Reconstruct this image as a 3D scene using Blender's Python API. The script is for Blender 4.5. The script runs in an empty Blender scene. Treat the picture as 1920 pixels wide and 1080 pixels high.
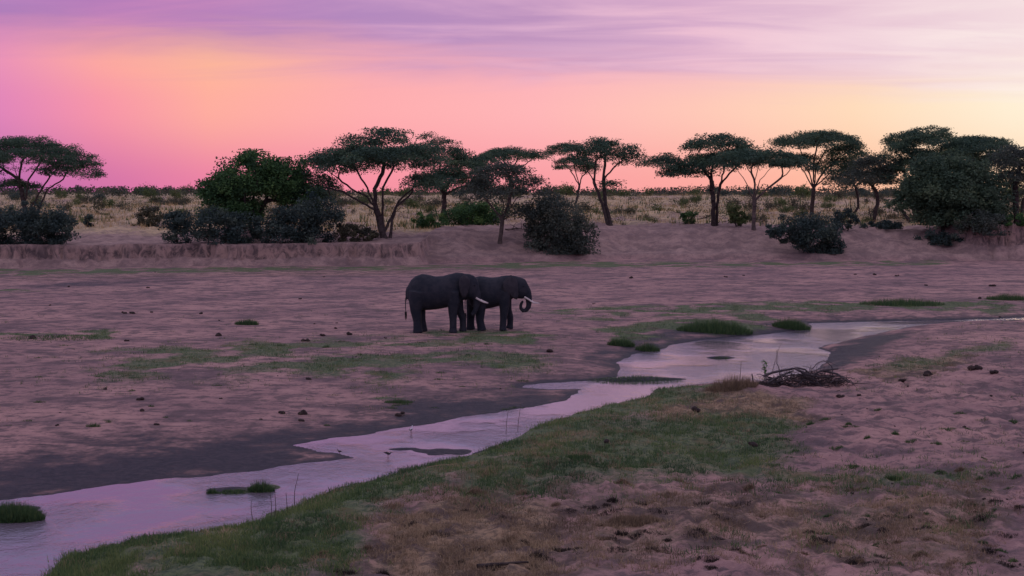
import bpy, math, random
import numpy as np
from mathutils import Vector

# ------------------------------------------------------------------ camera, sky, sun, exposure
scene = bpy.context.scene
CAMH, FPX, PITCH = 7.9, 1920 * 50 / 36, math.atan(180 / (1920 * 50 / 36))
cd = bpy.data.cameras.new('camera')
cd.lens = 50; cd.sensor_width = 36; cd.clip_start = 0.5; cd.clip_end = 12000
cam = bpy.data.objects.new('camera', cd)
scene.collection.objects.link(cam)
cam.location = (0, 0, CAMH)
cam.rotation_euler = (math.pi / 2 - PITCH, 0, 0)
scene.camera = cam
scene.view_settings.view_transform = 'Standard'
scene.view_settings.look = 'None'
scene.view_settings.exposure = 0.0
scene.view_settings.gamma = 1.0
scene.view_settings.use_curve_mapping = False
try:
    scene.cycles.max_bounces = 6
    scene.cycles.diffuse_bounces = 3
except Exception:
    pass

SUN_AZ, SUN_EL = 0.43, math.radians(2.5)      # the sun has just gone behind cloud, right of the view


def lin(c):
    return tuple((v / 255 / 12.92) if v / 255 <= 0.04045 else ((v / 255 + 0.055) / 1.055) ** 2.4 for v in c)


class NT:
    """small node-tree helper"""
    def __init__(s, tree):
        s.t = tree; s.n = tree.nodes; s.l = tree.links

    def put(s, sock, v):
        if hasattr(v, 'is_output') or isinstance(v, bpy.types.NodeSocket):
            s.l.new(v, sock)
        elif v is not None:
            if isinstance(v, (tuple, list)) and len(v) == 3 and sock.type == 'RGBA':
                v = (*v, 1)
            sock.default_value = v

    def math(s, op, a, b=None, c=None, clamp=False):
        n = s.n.new('ShaderNodeMath'); n.operation = op; n.use_clamp = clamp
        for i, v in enumerate((a, b, c)):
            if v is not None: s.put(n.inputs[i], v)
        return n.outputs[0]

    def smooth(s, v, a, b):
        n = s.n.new('ShaderNodeMapRange'); n.interpolation_type = 'SMOOTHSTEP'
        s.put(n.inputs[0], v); n.inputs[1].default_value = a; n.inputs[2].default_value = b
        return n.outputs[0]

    def lrange(s, v, a, b, c=0., d=1.):
        n = s.n.new('ShaderNodeMapRange')
        s.put(n.inputs[0], v)
        for i, q in enumerate((a, b, c, d)): n.inputs[i + 1].default_value = q
        return n.outputs[0]

    def ramp(s, v, stops, interp='LINEAR'):
        n = s.n.new('ShaderNodeValToRGB'); r = n.color_ramp; r.interpolation = interp
        while len(r.elements) < len(stops): r.elements.new(0.5)
        for e, (p, c) in zip(r.elements, stops):
            e.position = p; e.color = (*c, 1)
        s.put(n.inputs[0], v)
        return n.outputs[0]

    def mix(s, f, a, b, mode='MIX'):
        n = s.n.new('ShaderNodeMix'); n.data_type = 'RGBA'; n.blend_type = mode
        s.put(n.inputs[0], f); s.put(n.inputs[6], a); s.put(n.inputs[7], b)
        return n.outputs[2]

    def noise(s, vec, scale, detail=4., rough=0.55, dist=0.):
        n = s.n.new('ShaderNodeTexNoise')
        if vec is not None: s.put(n.inputs['Vector'], vec)
        n.inputs['Scale'].default_value = scale; n.inputs['Detail'].default_value = detail
        n.inputs['Roughness'].default_value = rough; n.inputs['Distortion'].default_value = dist
        return n.outputs[0]

    def comb(s, x, y, z=0.):
        n = s.n.new('ShaderNodeCombineXYZ')
        for i, v in enumerate((x, y, z)): s.put(n.inputs[i], v)
        return n.outputs[0]

    def sep(s, v):
        n = s.n.new('ShaderNodeSeparateXYZ'); s.put(n.inputs[0], v)
        return n.outputs

    def attr(s, name):
        n = s.n.new('ShaderNodeAttribute'); n.attribute_name = name
        return n.outputs

    def bump(s, h, strength, dist):
        n = s.n.new('ShaderNodeBump'); n.inputs['Strength'].default_value = strength
        n.inputs['Distance'].default_value = dist; s.put(n.inputs['Height'], h)
        return n.outputs[0]


world = bpy.data.worlds.new('World'); scene.world = world; world.use_nodes = True
W = NT(world.node_tree); W.n.clear()
tc = W.n.new('ShaderNodeTexCoord').outputs['Generated']
dx, dy, dz = W.sep(tc)
hor = W.math('SQRT', W.math('ADD', W.math('MULTIPLY', dx, dx), W.math('ADD', W.math('MULTIPLY', dy, dy), 1e-6)))
cosd = W.math('DIVIDE', W.math('ADD', W.math('MULTIPLY', dx, math.sin(SUN_AZ)), W.math('MULTIPLY', dy, math.cos(SUN_AZ))), hor)
tsun = W.math('DIVIDE', W.math('ARCCOSINE', W.math('MINIMUM', W.math('MAXIMUM', cosd, -1.), 1.)), math.pi)
el = W.math('ARCSINE', dz)


def trow(cols, far1, far2):
    """colours at picture columns 1900 .. 0, then 70 degrees away, then opposite the sun"""
    ts = [abs(math.atan((x - 960) / FPX) - SUN_AZ) / math.pi for x in (1900, 1600, 1300, 1000, 700, 400, 200, 0)]
    return [(t, lin(c)) for t, c in zip(ts, cols)] + [(0.42, lin(far1)), (1.0, lin(far2))]


low = W.ramp(tsun, trow([(255, 214, 178), (255, 190, 160), (252, 168, 160), (250, 158, 165), (246, 146, 163), (236, 130, 164), (212, 116, 168), (186, 110, 172)],
                        (176, 130, 176), (168, 146, 186)))
midr = W.ramp(tsun, trow([(255, 240, 214), (255, 220, 188), (255, 200, 184), (255, 182, 184), (255, 174, 176), (255, 174, 160), (248, 150, 168), (226, 134, 186)],
                         (196, 150, 190), (186, 160, 194)))
high = W.ramp(tsun, trow([(253, 232, 220), (250, 208, 200), (248, 190, 194), (250, 178, 188), (252, 174, 176), (255, 184, 154), (254, 170, 160), (236, 148, 184)],
                         (196, 156, 196), (184, 162, 200)))
cl = W.ramp(tsun, trow([(244, 220, 224), (228, 192, 210), (208, 166, 200), (188, 146, 190), (180, 138, 190), (178, 128, 186), (172, 122, 184), (168, 124, 186)],
                       (172, 142, 194), (170, 156, 200)))
clw = W.ramp(tsun, trow([(255, 240, 234), (244, 214, 222), (240, 194, 212), (218, 172, 204), (210, 160, 200), (206, 140, 188), (202, 134, 188), (192, 136, 190)],
                        (196, 164, 204), (186, 172, 210)))
c0 = W.mix(W.smooth(el, 0.0, 0.06), low, midr)
c1 = W.mix(W.smooth(el, 0.055, 0.095), c0, high)
den = W.math('ADD', W.math('MAXIMUM', dz, 0.0), 0.05)
pv = W.comb(W.math('DIVIDE', dx, den), W.math('DIVIDE', dy, den))
pz = W.n.new('ShaderNodeMapping'); pz.inputs['Scale'].default_value = (0.55, 1.0, 1); pz.inputs['Rotation'].default_value = (0, 0, 0.25)
W.put(pz.inputs[0], pv); pv2 = pz.outputs[0]
n1 = W.noise(pv2, 0.85, 5, 0.55, 0.7)
n2 = W.noise(pv2, 1.5, 6, 0.56, 0.8)
edge = W.lrange(tsun, 0.03, 0.24, 0.074, 0.106)
cm = W.smooth(W.math('SUBTRACT', W.math('ADD', el, W.math('MULTIPLY', W.math('SUBTRACT', n1, 0.5), 0.06)), edge), -0.024, 0.022)
wisp = W.smooth(W.math('ADD', W.math('MULTIPLY', n2, 0.65), W.math('MULTIPLY', n1, 0.35)), 0.38, 0.66)
cloud = W.mix(wisp, cl, clw)
c2 = W.mix(cm, c1, cloud)
sky = W.n.new('ShaderNodeTexSky'); sky.sky_type = 'NISHITA'; sky.sun_disc = False
sky.sun_elevation = SUN_EL; sky.sun_rotation = SUN_AZ
nz = W.mix(1.0, sky.outputs[0], (0.12, 0.12, 0.12), 'MULTIPLY')
zen = W.mix(W.smooth(n1, 0.4, 0.62), lin((194, 186, 222)), lin((216, 202, 226)))
zen = W.mix(0.15, zen, nz)
c3 = W.mix(W.smooth(el, 0.17, 0.34), c2, lin((176, 176, 230)))
c3 = W.mix(W.smooth(el, 0.30, 0.80), c3, zen)
bg = W.n.new('ShaderNodeBackground'); W.put(bg.inputs[0], c3); bg.inputs[1].default_value = 1.0
wo = W.n.new('ShaderNodeOutputWorld'); W.l.new(bg.outputs[0], wo.inputs[0])

sl = bpy.data.lights.new('sun', 'SUN'); sl.energy = 0.35; sl.angle = math.radians(14); sl.color = (1, 0.66, 0.42)
so = bpy.data.objects.new('sun', sl); scene.collection.objects.link(so)
sd_ = Vector((math.sin(SUN_AZ) * math.cos(math.radians(5)), math.cos(SUN_AZ) * math.cos(math.radians(5)), math.sin(math.radians(5))))
so.rotation_euler = sd_.to_track_quat('Z', 'Y').to_euler()
so.location = sd_ * 50

# ------------------------------------------------------------------ helpers
rng = np.random.default_rng(7)
random.seed(7)


def link(o, parent=None):
    scene.collection.objects.link(o)
    if parent is not None: o.parent = parent
    return o


def tag(o, label=None, cat=None, group=None, kind=None):
    for k, v in (('label', label), ('category', cat), ('group', group), ('kind', kind)):
        if v: o[k] = v
    return o


def make_mesh(name, V, Fs, mat, attrs=None, smooth=False):
    V = np.asarray(V, dtype=np.float32)
    if isinstance(Fs, np.ndarray): Fs = [Fs]
    Fs = [np.asarray(f, dtype=np.int32) for f in Fs if len(f)]
    me = bpy.data.meshes.new(name)
    me.vertices.add(len(V)); me.vertices.foreach_set('co', V.ravel())
    nl = sum(f.size for f in Fs); npoly = sum(len(f) for f in Fs)
    me.loops.add(nl); me.polygons.add(npoly)
    me.loops.foreach_set('vertex_index', np.concatenate([f.ravel() for f in Fs]))
    tot = np.concatenate([np.full(len(f), f.shape[1], np.int32) for f in Fs])
    st = np.concatenate([[0], np.cumsum(tot)[:-1]]).astype(np.int32)
    me.polygons.foreach_set('loop_start', st)
    me.update(calc_edges=True)
    if smooth: me.polygons.foreach_set('use_smooth', np.ones(npoly, bool))
    if attrs:
        for k, a in attrs.items():
            at = me.attributes.new(k, 'FLOAT', 'POINT')
            at.data.foreach_set('value', np.asarray(a, np.float32))
    me.materials.append(mat)
    return me


def mesh_obj(name, V, Fs, mat, parent=None, attrs=None, smooth=False):
    return link(bpy.data.objects.new(name, make_mesh(name, V, Fs, mat, attrs, smooth)), parent)


def empty(name, loc):
    o = bpy.data.objects.new(name, None); o.empty_display_size = 0.3
    o.location = loc
    return link(o)


def ray(px, py):
    a, b = (px - 960) / FPX, (540 - py) / FPX
    cp, sp = math.cos(PITCH), math.sin(PITCH)
    return a, cp + b * sp, -sp + b * cp


def gp(px, py, z=0.0):
    a, b, c = ray(px, py)
    t = (z - CAMH) / c
    return (a * t, b * t)


def gpoly(pts, z=0.0):
    return np.array([gp(*p, z) for p in pts])


def _h(ix, iy, seed):
    n = (ix.astype(np.int64) * 374761393 + iy.astype(np.int64) * 668265263 + seed * 974634541) & 0xFFFFFFFF
    n = ((n ^ (n >> 13)) * 1274126177) & 0xFFFFFFFF
    return ((n ^ (n >> 16)) & 0xFFFF) / 65535.0


def vnoise(x, y, seed=0):
    x0 = np.floor(x); y0 = np.floor(y)
    fx = x - x0; fy = y - y0
    fx = fx * fx * (3 - 2 * fx); fy = fy * fy * (3 - 2 * fy)
    a = _h(x0, y0, seed); b = _h(x0 + 1, y0, seed); c = _h(x0, y0 + 1, seed); d = _h(x0 + 1, y0 + 1, seed)
    return (a * (1 - fx) + b * fx) * (1 - fy) + (c * (1 - fx) + d * fx) * fy


def fbm(x, y, seed=0, oct=4, gain=0.5):
    s = np.zeros(np.shape(x)); a = 1.0; t = 0.0
    ca, sa = math.cos(0.6), math.sin(0.6)
    for i in range(oct):
        s = s + a * vnoise(x, y, seed + i * 17); t += a
        x, y = (x * ca - y * sa) * 2.03 + 3.1, (x * sa + y * ca) * 2.03 + 7.7
        a *= gain
    return s / t - 0.5


def sstep(v, a, b):
    t = np.clip((v - a) / (b - a), 0, 1)
    return t * t * (3 - 2 * t)


def sdpoly(x, y, P):
    """distance to polygon, positive outside; index of nearest edge"""
    best = np.full(x.shape, 1e18); bi = np.zeros(x.shape, np.int32); ins = np.zeros(x.shape, bool)
    n = len(P)
    for i in range(n):
        ax, ay = P[i]; bx, by = P[(i + 1) % n]
        ex, ey = bx - ax, by - ay
        wx, wy = x - ax, y - ay
        t = np.clip((wx * ex + wy * ey) / (ex * ex + ey * ey + 1e-12), 0, 1)
        d = (wx - ex * t) ** 2 + (wy - ey * t) ** 2
        m = d < best
        best = np.where(m, d, best); bi = np.where(m, i, bi)
        if ey != 0:
            c = ((ay > y) != (by > y)) & (x < ex * (y - ay) / ey + ax)
            ins ^= c
    s = np.sqrt(best)
    return np.where(ins, -s, s), bi


# ------------------------------------------------------------------ terrain
WZ = -0.14
FAR_SHORE = [(-700, 990), (-200, 952), (0, 938), (75, 932), (160, 918), (300, 899), (420, 887), (530, 874), (610, 869), (672, 862), (640, 856), (600, 846), (556, 834),
             (620, 821), (690, 815), (740, 803), (800, 796), (860, 783), (930, 772), (1000, 762), (1068, 750), (1082, 736), (1090, 729), (1030, 730), (985, 726),
             (990, 721), (1060, 716), (1110, 712), (1160, 704), (1165, 692), (1150, 680), (1200, 662), (1260, 646), (1320, 637), (1400, 630), (1460, 623), (1508, 617),
             (1518, 606), (1600, 604), (1700, 602), (1800, 600), (1920, 596), (2200, 588), (2600, 580)]
NEAR_SHORE = [(2600, 584), (2200, 593), (1920, 601), (1800, 604), (1740, 608), (1690, 616), (1640, 626), (1590, 636), (1560, 646), (1535, 655), (1562, 662), (1546, 680),
              (1540, 690), (1500, 702), (1440, 716), (1330, 719), (1290, 724), (1225, 730), (1200, 746), (1150, 758), (1080, 776), (1010, 800), (940, 828), (880, 851),
              (800, 873), (730, 891), (660, 907), (600, 931), (560, 951), (495, 968), (480, 984), (400, 995), (300, 1006), (200, 1024), (110, 1048), (80, 1085), (-50, 1130), (-700, 1260)]
RIVER = gpoly(FAR_SHORE + NEAR_SHORE, WZ)
NFAR = len(FAR_SHORE)
# small bars and islets in the stream: pixel centre, half width, half depth (px), height over water
ISLETS = [(1195, 711, 96, 4.2, 0.07), (440, 918, 62, 6.0, 0.03), (490, 913, 30, 5, 0.05), (828, 846, 52, 5.5, 0.025), (745, 842, 34, 2.2, 0.015), (1352, 671, 22, 2.0, 0.06), (-5, 962, 80, 14, 0.06)]
BANK = [(-900, 510), (0, 506), (400, 503), (786, 500), (800, 497), (1000, 492), (1200, 490), (1500, 490), (1760, 493), (1800, 492), (1920, 491), (2700, 489)]
_bx = np.array([gp(*p) for p in BANK])


def col_px(x, y):
    return 960 + FPX * x / np.maximum(y, 1)


ISW = []
for (px, py, hw, hd, hh) in ISLETS:
    cx, cy = gp(px, py, WZ); x1, _ = gp(px + hw, py, WZ); _, y1 = gp(px, py - hd, WZ); _, y2 = gp(px, py + hd, WZ)
    ISW.append((cx, cy, x1 - cx, (y1 - y2) / 2, hh))
MOUNDS = []   # world bumps (x, y, rx, ry, h), filled after the bank is known


def terrain(x, y, full=False):
    x = np.asarray(x, float); y = np.asarray(y, float)
    wx = x + 0.55 * fbm(x * 0.55, y * 0.30, 51, 3) + 0.25 * fbm(x * 2.2, y * 1.4, 61, 2)
    wy = y + 0.9 * fbm(x * 0.45, y * 0.35, 52, 3) + 0.3 * fbm(x * 1.9, y * 1.5, 62, 2)
    sd, ei = sdpoly(wx, wy, RIVER)
    near = ei >= NFAR
    so_ = np.maximum(sd, 0)
    und = 0.22 * fbm(x * 0.045, y * 0.03, 3, 3) + 0.10 * fbm(x * 0.2, y * 0.1, 9, 3) + 0.035 * fbm(x * 1.1, y * 0.7, 19, 3)
    zl = WZ + 0.20 * (1 - np.exp(-so_ / 5.0)) + und * (1 - np.exp(-so_ / 5.0))
    farmud = sstep(y, 56, 64) * (~near)                    # steeper little bank along the upper reach
    zl = zl + farmud * 0.16 * (1 - np.exp(-so_ / 0.7))
    hum = 0.30 * fbm(x * 0.5, y * 0.33, 31, 3) + 0.22 * fbm(x * 1.5, y * 1.0, 33, 3) + 0.20 * fbm(x * 4, y * 2.8, 35, 2) + 0.25 * fbm(x * 0.1, y * 0.06, 37, 2)
    amp = 1 - 0.6 * sstep(y, 55, 75)
    zr = WZ + 0.32 * (1 - np.exp(-so_ / 1.3)) + hum * amp * (1 - np.exp(-so_ / 1.8))
    z = np.where(near, zr, zl)
    z = np.where(sd < 0, WZ - 0.35 * (1 - np.exp(sd / 1.4)), z)
    for (cx, cy, rx, ry, hh) in ISW:
        q = ((wx - cx) / rx) ** 2 + ((wy - cy) / ry) ** 2
        zi = WZ + hh * (1.0 - q) * 1.4 + 0.05 * fbm(x * 2, y * 2, 71, 2)
        z = np.where(q < 3, np.maximum(z, np.maximum(zi, WZ - 0.35)), z)
    # far bank
    yb = np.interp(x, _bx[:, 0], _bx[:, 1]); yb = np.where(y > 100, np.interp(x * 155.0 / np.maximum(yb, 1), _bx[:, 0] * 155 / _bx[:, 1], _bx[:, 1]), yb)
    pxc = col_px(x, yb)
    cut = 1 - sstep(pxc, 780, 806)
    cutr = sstep(pxc, 1800, 1850)
    cc = np.maximum(cut, cutr * 0.9)
    gul = fbm(x * 0.30, y * 0.02, 81, 4)
    yb = yb + gul * (3.4 * cc + 4.0 * (1 - cc)) + 1.5 * fbm(x * 0.9, y * 0.25, 83, 4, 0.6) * cc + 0.9 * fbm(x * 2.6, y * 0.5, 85, 2) * cc
    zt = 2.45 * cut + (1 - cut) * (3.5 + 0.7 * cutr)
    wd = 2.6 * cc + 12.5 * (1 - cc)
    t = (y - yb) / wd
    pc = 0.40 * sstep(t, 0, 0.80) + 0.60 * sstep(t, 0.78, 0.97)
    ps = 0.22 * sstep(t, 0, 0.12) + 0.78 * sstep(t, 0.05, 1.0)
    s = y - (yb + wd)
    zf = np.interp(y, [150, 175, 220, 300, 400, 600, 1500, 7000], [3.3, 3.7, 4.6, 5.7, 6.6, 7.0, 6.9, 6.0])
    b = sstep(s, 0, 24)
    rough = (0.9 * fbm(x * 0.35, y * 0.2, 91, 4) + 0.45 * fbm(x * 1.3, y * 1.0, 93, 3)) * sstep(t, 0, 0.4) * (1 - 0.75 * cc * sstep(t, .5, 1.2) * (1 - sstep(s, 3, 12)))
    zb = (zt * (cc * pc + (1 - cc) * ps)) * (1 - b) + zf * b + rough + 2.6 * fbm(x * 0.02, y * 0.013, 97, 4) * b
    z = np.where(t > 0, z * (1 - sstep(t, 0, 0.2)) + zb, z)
    for (cx, cy, rx, ry, h) in MOUNDS:
        z = z + h * np.exp(-((x - cx) / rx) ** 2 - ((y - cy) / ry) ** 2)
    # the high bank the camera stands on
    zc = 7.4 * (1 - sstep(y, 2, 21)) - 1.2
    z = np.maximum(z, zc) if np.ndim(z) else max(z, zc)
    if full:
        return z, sd, near, t, s, cc, gul, wx, wy
    return z


_Y = np.concatenate([np.geomspace(20, 140, 3500), np.linspace(140, 200, 1500)[1:], np.geomspace(200, 3000, 2500)[1:]])


def hit(px, py):
    a, b, c = ray(px, py)
    X = a / b * _Y; Z = CAMH + c / b * _Y
    below = Z <= terrain(X, _Y)
    if not below.any():
        i = len(_Y) - 1
    else:
        i = int(np.argmax(below))
    return np.array([X[i], _Y[i], float(terrain(X[i:i + 1], _Y[i:i + 1])[0])])


for (px, py, rx, ry, h) in [(440, 447, 3.2, 2.5, 1.0), (300, 418, 4.0, 3, 1.2), (1735, 975, 0.42, 0.5, 0.22), (1190, 968, 0.6, 0.5, 0.16), (1250, 404, 6, 4, 0.7), (462, 607, 1.0, 1.2, 0.12),
                            (1340, 612, 2.6, 1.5, 0.22), (1486, 608, 1.1, 1.2, 0.2), (1420, 735, 1.0, 1.0, 0.15), (1220, 650, 0.8, 0.8, 0.15)]:
    p = hit(px, py); MOUNDS.append((p[0], p[1] + (0.0 if py > 500 else 2), rx, ry, h))

# masks drawn as outlines on the ground
GREEN = [([(780, 622), (1010, 620), (1060, 640), (1000, 654), (800, 644)], .55, 1.2), ([(150, 665), (500, 640), (800, 636), (1050, 660), (1020, 702), (700, 722), (420, 718), (160, 722)], .42, 2.0),
         ([(560, 692), (700, 690), (1020, 675), (1000, 692), (680, 715), (590, 712)], .55, 1.0), ([(1000, 590), (1300, 577), (1920, 568), (1920, 584), (1400, 592), (1100, 602)], .8, 1.5),
         ([(-50, 510), (300, 507), (800, 502), (1000, 494), (1500, 495), (1760, 491), (1765, 499), (1100, 503), (800, 510), (0, 520)], .72, 2.0),
         ([(1600, 702), (1660, 682), (1800, 662), (1930, 640), (1930, 662), (1800, 676), (1750, 692), (1620, 706)], .75, 0.8),
         ([(60, 1110), (200, 1015), (490, 962), (600, 925), (880, 845), (1225, 725), (1330, 735), (1010, 835), (880, 890), (700, 945), (640, 985), (590, 1080)], 1.0, 0.9),
         ([(860, 880), (1000, 820), (1100, 790), (1400, 765), (1490, 800), (1450, 880), (1850, 896), (1850, 925), (1400, 925), (1000, 932), (860, 920)], .85, 1.0),
         ([(-20, 632), (220, 628), (215, 636), (0, 636)], .9, 0.5), ([(720, 745), (775, 743), (775, 757), (722, 757)], .9, 0.4), ([(-30, 545), (60, 544), (60, 551), (-30, 551)], .8, 1.0),
         ([(1130, 625), (1240, 600), (1450, 595), (1420, 625), (1300, 632), (1180, 655)], .7, 1.0)]
DRY = [([(1170, 738), (1330, 725), (1530, 748), (1500, 795), (1200, 795)], .9, 1.0), ([(700, 965), (880, 895), (1080, 950), (1020, 1090), (600, 1090), (640, 1010)], .85, 1.0),
       ([(1050, 930), (1940, 918), (1940, 1100), (1000, 1100)], .55, 1.0), ([(1590, 705), (1640, 690), (1830, 662), (1810, 690), (1640, 716)], .8, 0.8), ([(960, 805), (1100, 780), (1190, 830), (1100, 905), (870, 905)], .55, 1.0),
       ([(0, 512), (900, 497), (1200, 498), (900, 520), (0, 535)], .35, 2.0)]
WET = [([(-60, 955), (-60, 850), (200, 835), (420, 805), (560, 785), (700, 765), (800, 742), (960, 726), (1090, 724), (1080, 755), (800, 797), (556, 836), (670, 866), (420, 892), (160, 924)], 1.0, 2.2),
       ([(1530, 655), (1600, 634), (1700, 616), (1690, 640), (1600, 680), (1545, 692)], .9, 0.8), ([(60, 532), (300, 528), (420, 524), (300, 536), (60, 548)], .6, 2.0), ([(1120, 690), (1260, 640), (1520, 612), (1500, 605), (1240, 625), (1110, 670)], .7, 0.7),
       ([(1510, 608), (1920, 592), (1940, 600), (1520, 604)], .8, 0.7),
       ([(380, 850), (550, 830), (690, 862), (610, 872), (380, 892)], 1.0, 0.6)]
for L in (GREEN, DRY, WET):
    for i, (p, s, f) in enumerate(L): L[i] = (gpoly(p), s, f)


def layer(L, x, y):
    m = np.zeros(x.shape)
    for P, s, f in L:
        sdv, _ = sdpoly(x, y * 0.35, P * np.array([1, 0.35]))
        m = np.maximum(m, s * sstep(-sdv, -f, f))
    return m


def masks(x, y, info=None):
    z, sd, near, t, s, cc, gul, wx, wy = info if info is not None else terrain(x, y, True)
    jx = x + 3.0 * fbm(x * 0.26, y * 0.30, 101, 5, 0.6); jy = y + 8.0 * fbm(x * 0.22, y * 0.26, 103, 5, 0.6)
    g = layer(GREEN, jx, jy); d = layer(DRY, jx, jy); w = layer(WET, jx, jy)
    pat = fbm(x * 0.6, y * 0.6, 111, 4); pat2 = fbm(x * 0.2, y * 0.2, 113, 3)
    on = sstep(t, -0.05, 0.1)
    g = np.clip(g * (1 - on), 0, 1); d = np.clip(d * (1 - on), 0, 1); w = w * (1 - on)
    thin = np.where(near, 0.22, 0.10) * sstep(pat2, -0.05, 0.15) * (1 - on) * sstep(sd, 1.5, 4) * (1 - w)
    g = np.maximum(g, thin)
    shore = near & (y < 58)
    g = np.maximum(g, np.where(shore, sstep(-sd, -3.2, -1.2), 0))
    w = np.maximum(w, np.exp(-np.maximum(sd, 0) / np.where(near, 0.35, 1.0)) * 0.95 * (1 - on) * np.where(shore, 0.35, 1))
    g = g * np.where(near, 0.75 + 0.5 * np.clip(pat + 0.5, 0, 1), 0.45 + 1.5 * sstep(pat, -0.14, 0.10))
    w = np.maximum(w, np.where(near, 0, 0.34 * np.exp(-np.maximum(sd, 0) / 18.0)) * (1 - on))
    for (cx, cy, rx, ry, hh) in ISW[3:5]:
        mud_ = ((x - cx) / rx) ** 2 + ((y - cy) / ry) ** 2 < 2.5
        w = np.where(mud_, 1.0, w); g = np.where(mud_, 0.0, g)
    g = g * (1 - np.clip(w - 0.3, 0, 1) * 1.2).clip(0, 1); d = d * (1 - w)
    hill = on * sstep(s, 4, 22 + 0 * s) * (0.75 + 1.2 * pat2)
    d = np.clip(np.maximum(d, hill), 0, 1)
    return g, d, w, on, pat, pat2


# materials --------------------------------------------------------
def new_mat(name):
    m = bpy.data.materials.new(name); m.use_nodes = True
    t = NT(m.node_tree); t.n.clear()
    o = t.n.new('ShaderNodeOutputMaterial')
    p = t.n.new('ShaderNodeBsdfPrincipled'); t.l.new(p.outputs[0], o.inputs[0])
    return m, t, p, o


def obj_coord(t):
    return t.n.new('ShaderNodeTexCoord').outputs['Object']


def mat_ground():
    m, t, p, o = new_mat('ground_soil')
    co = obj_coord(t)
    mp = t.n.new('ShaderNodeMapping'); mp.inputs['Scale'].default_value = (0.9, 0.9, 1); t.put(mp.inputs[0], co); st = mp.outputs[0]
    nb = t.noise(st, 0.12, 5, 0.6); nm = t.noise(st, 0.9, 6, 0.65); nf = t.noise(st, 5.5, 6, 0.7); ng = t.noise(co, 26, 3, 0.7)
    mq = t.n.new('ShaderNodeMapping'); mq.inputs['Scale'].default_value = (0.8, 1.0, 1); t.put(mq.inputs[0], co)
    nq = t.noise(mq.outputs[0], 0.33, 8, 0.66, 0.3); nr = t.noise(mq.outputs[0], 1.5, 7, 0.72, 0.2)
    sand = t.mix(t.smooth(nb, 0.40, 0.60), (0.50, 0.295, 0.25), (0.36, 0.215, 0.195))
    sand = t.mix(t.smooth(nq, 0.46, 0.62), sand, (0.20, 0.132, 0.128))
    sand = t.mix(t.math('MULTIPLY', t.smooth(nr, 0.48, 0.60), 0.8), sand, (0.13, 0.098, 0.095))
    sand = t.mix(t.math('MULTIPLY', t.smooth(nr, 0.46, 0.34), 0.5), sand, (0.56, 0.35, 0.29))
    sand = t.mix(t.math('MULTIPLY', t.smooth(nf, 0.56, 0.68), 0.6), sand, (0.09, 0.068, 0.066))
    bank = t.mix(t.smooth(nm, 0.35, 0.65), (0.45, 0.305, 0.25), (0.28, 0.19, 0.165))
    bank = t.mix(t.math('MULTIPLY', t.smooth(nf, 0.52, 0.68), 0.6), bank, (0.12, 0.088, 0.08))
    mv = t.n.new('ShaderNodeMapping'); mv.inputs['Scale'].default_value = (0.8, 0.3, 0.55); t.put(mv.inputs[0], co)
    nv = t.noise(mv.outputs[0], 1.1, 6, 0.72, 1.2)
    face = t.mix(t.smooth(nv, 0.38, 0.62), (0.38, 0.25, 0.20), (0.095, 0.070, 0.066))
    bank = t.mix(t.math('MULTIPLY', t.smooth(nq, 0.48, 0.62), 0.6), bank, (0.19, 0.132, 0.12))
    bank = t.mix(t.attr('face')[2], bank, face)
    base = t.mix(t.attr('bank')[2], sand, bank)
    ochre = t.mix(t.smooth(nf, 0.4, 0.62), (0.40, 0.275, 0.16), (0.18, 0.135, 0.09))
    df = t.smooth(t.math('ADD', t.math('MULTIPLY', t.attr('dry')[2], 0.62), t.math('MULTIPLY', nf, 0.75)), 0.52, 0.86)
    ochre = t.mix(t.attr('bank')[2], ochre, t.mix(t.smooth(nm, 0.4, 0.62), (0.60, 0.44, 0.25), (0.36, 0.28, 0.17)))
    base = t.mix(df, base, ochre)
    lit = t.math('MULTIPLY', t.smooth(t.attr('dry')[2], 0.1, 0.5), t.smooth(nm, 0.46, 0.60))
    base = t.mix(t.math('MULTIPLY', lit, t.math('SUBTRACT', 1.0, t.attr('bank')[2])), base, (0.12, 0.085, 0.07))
    green = t.mix(t.smooth(nf, 0.36, 0.66), (0.15, 0.20, 0.085), (0.056, 0.092, 0.050))
    green = t.mix(t.smooth(nm, 0.5, 0.7), green, (0.13, 0.12, 0.045))
    gf = t.smooth(t.math('ADD', t.math('MULTIPLY', t.attr('green')[2], 0.60), t.math('ADD', t.math('MULTIPLY', nf, 0.62), t.math('MULTIPLY', nm, 0.30))), 0.58, 0.98)
    base = t.mix(t.math('MULTIPLY', gf, 0.93), base, green)
    wet = t.attr('wet')[2]
    wf = t.smooth(t.math('ADD', wet, t.math('ADD', t.math('MULTIPLY', t.math('SUBTRACT', nm, 0.5), 1.1), t.math('MULTIPLY', t.math('SUBTRACT', nf, 0.5), 0.7))), 0.18, 0.80)
    mud = t.mix(t.smooth(nf, 0.4, 0.65), (0.018, 0.020, 0.026), (0.050, 0.043, 0.047))
    base = t.mix(wf, base, mud)
    t.put(p.inputs['Base Color'], base)
    t.put(p.inputs['Roughness'], t.lrange(wf, 0, 1, 0.95, 0.62))
    p.inputs['Specular IOR Level'].default_value = 0.18
    h = t.math('ADD', t.math('MULTIPLY', nf, 1.0), t.math('ADD', t.math('MULTIPLY', ng, 0.35), t.math('MULTIPLY', nm, 0.8)))
    t.put(p.inputs['Normal'], t.bump(h, 0.75, 0.14))
    return m


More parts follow.
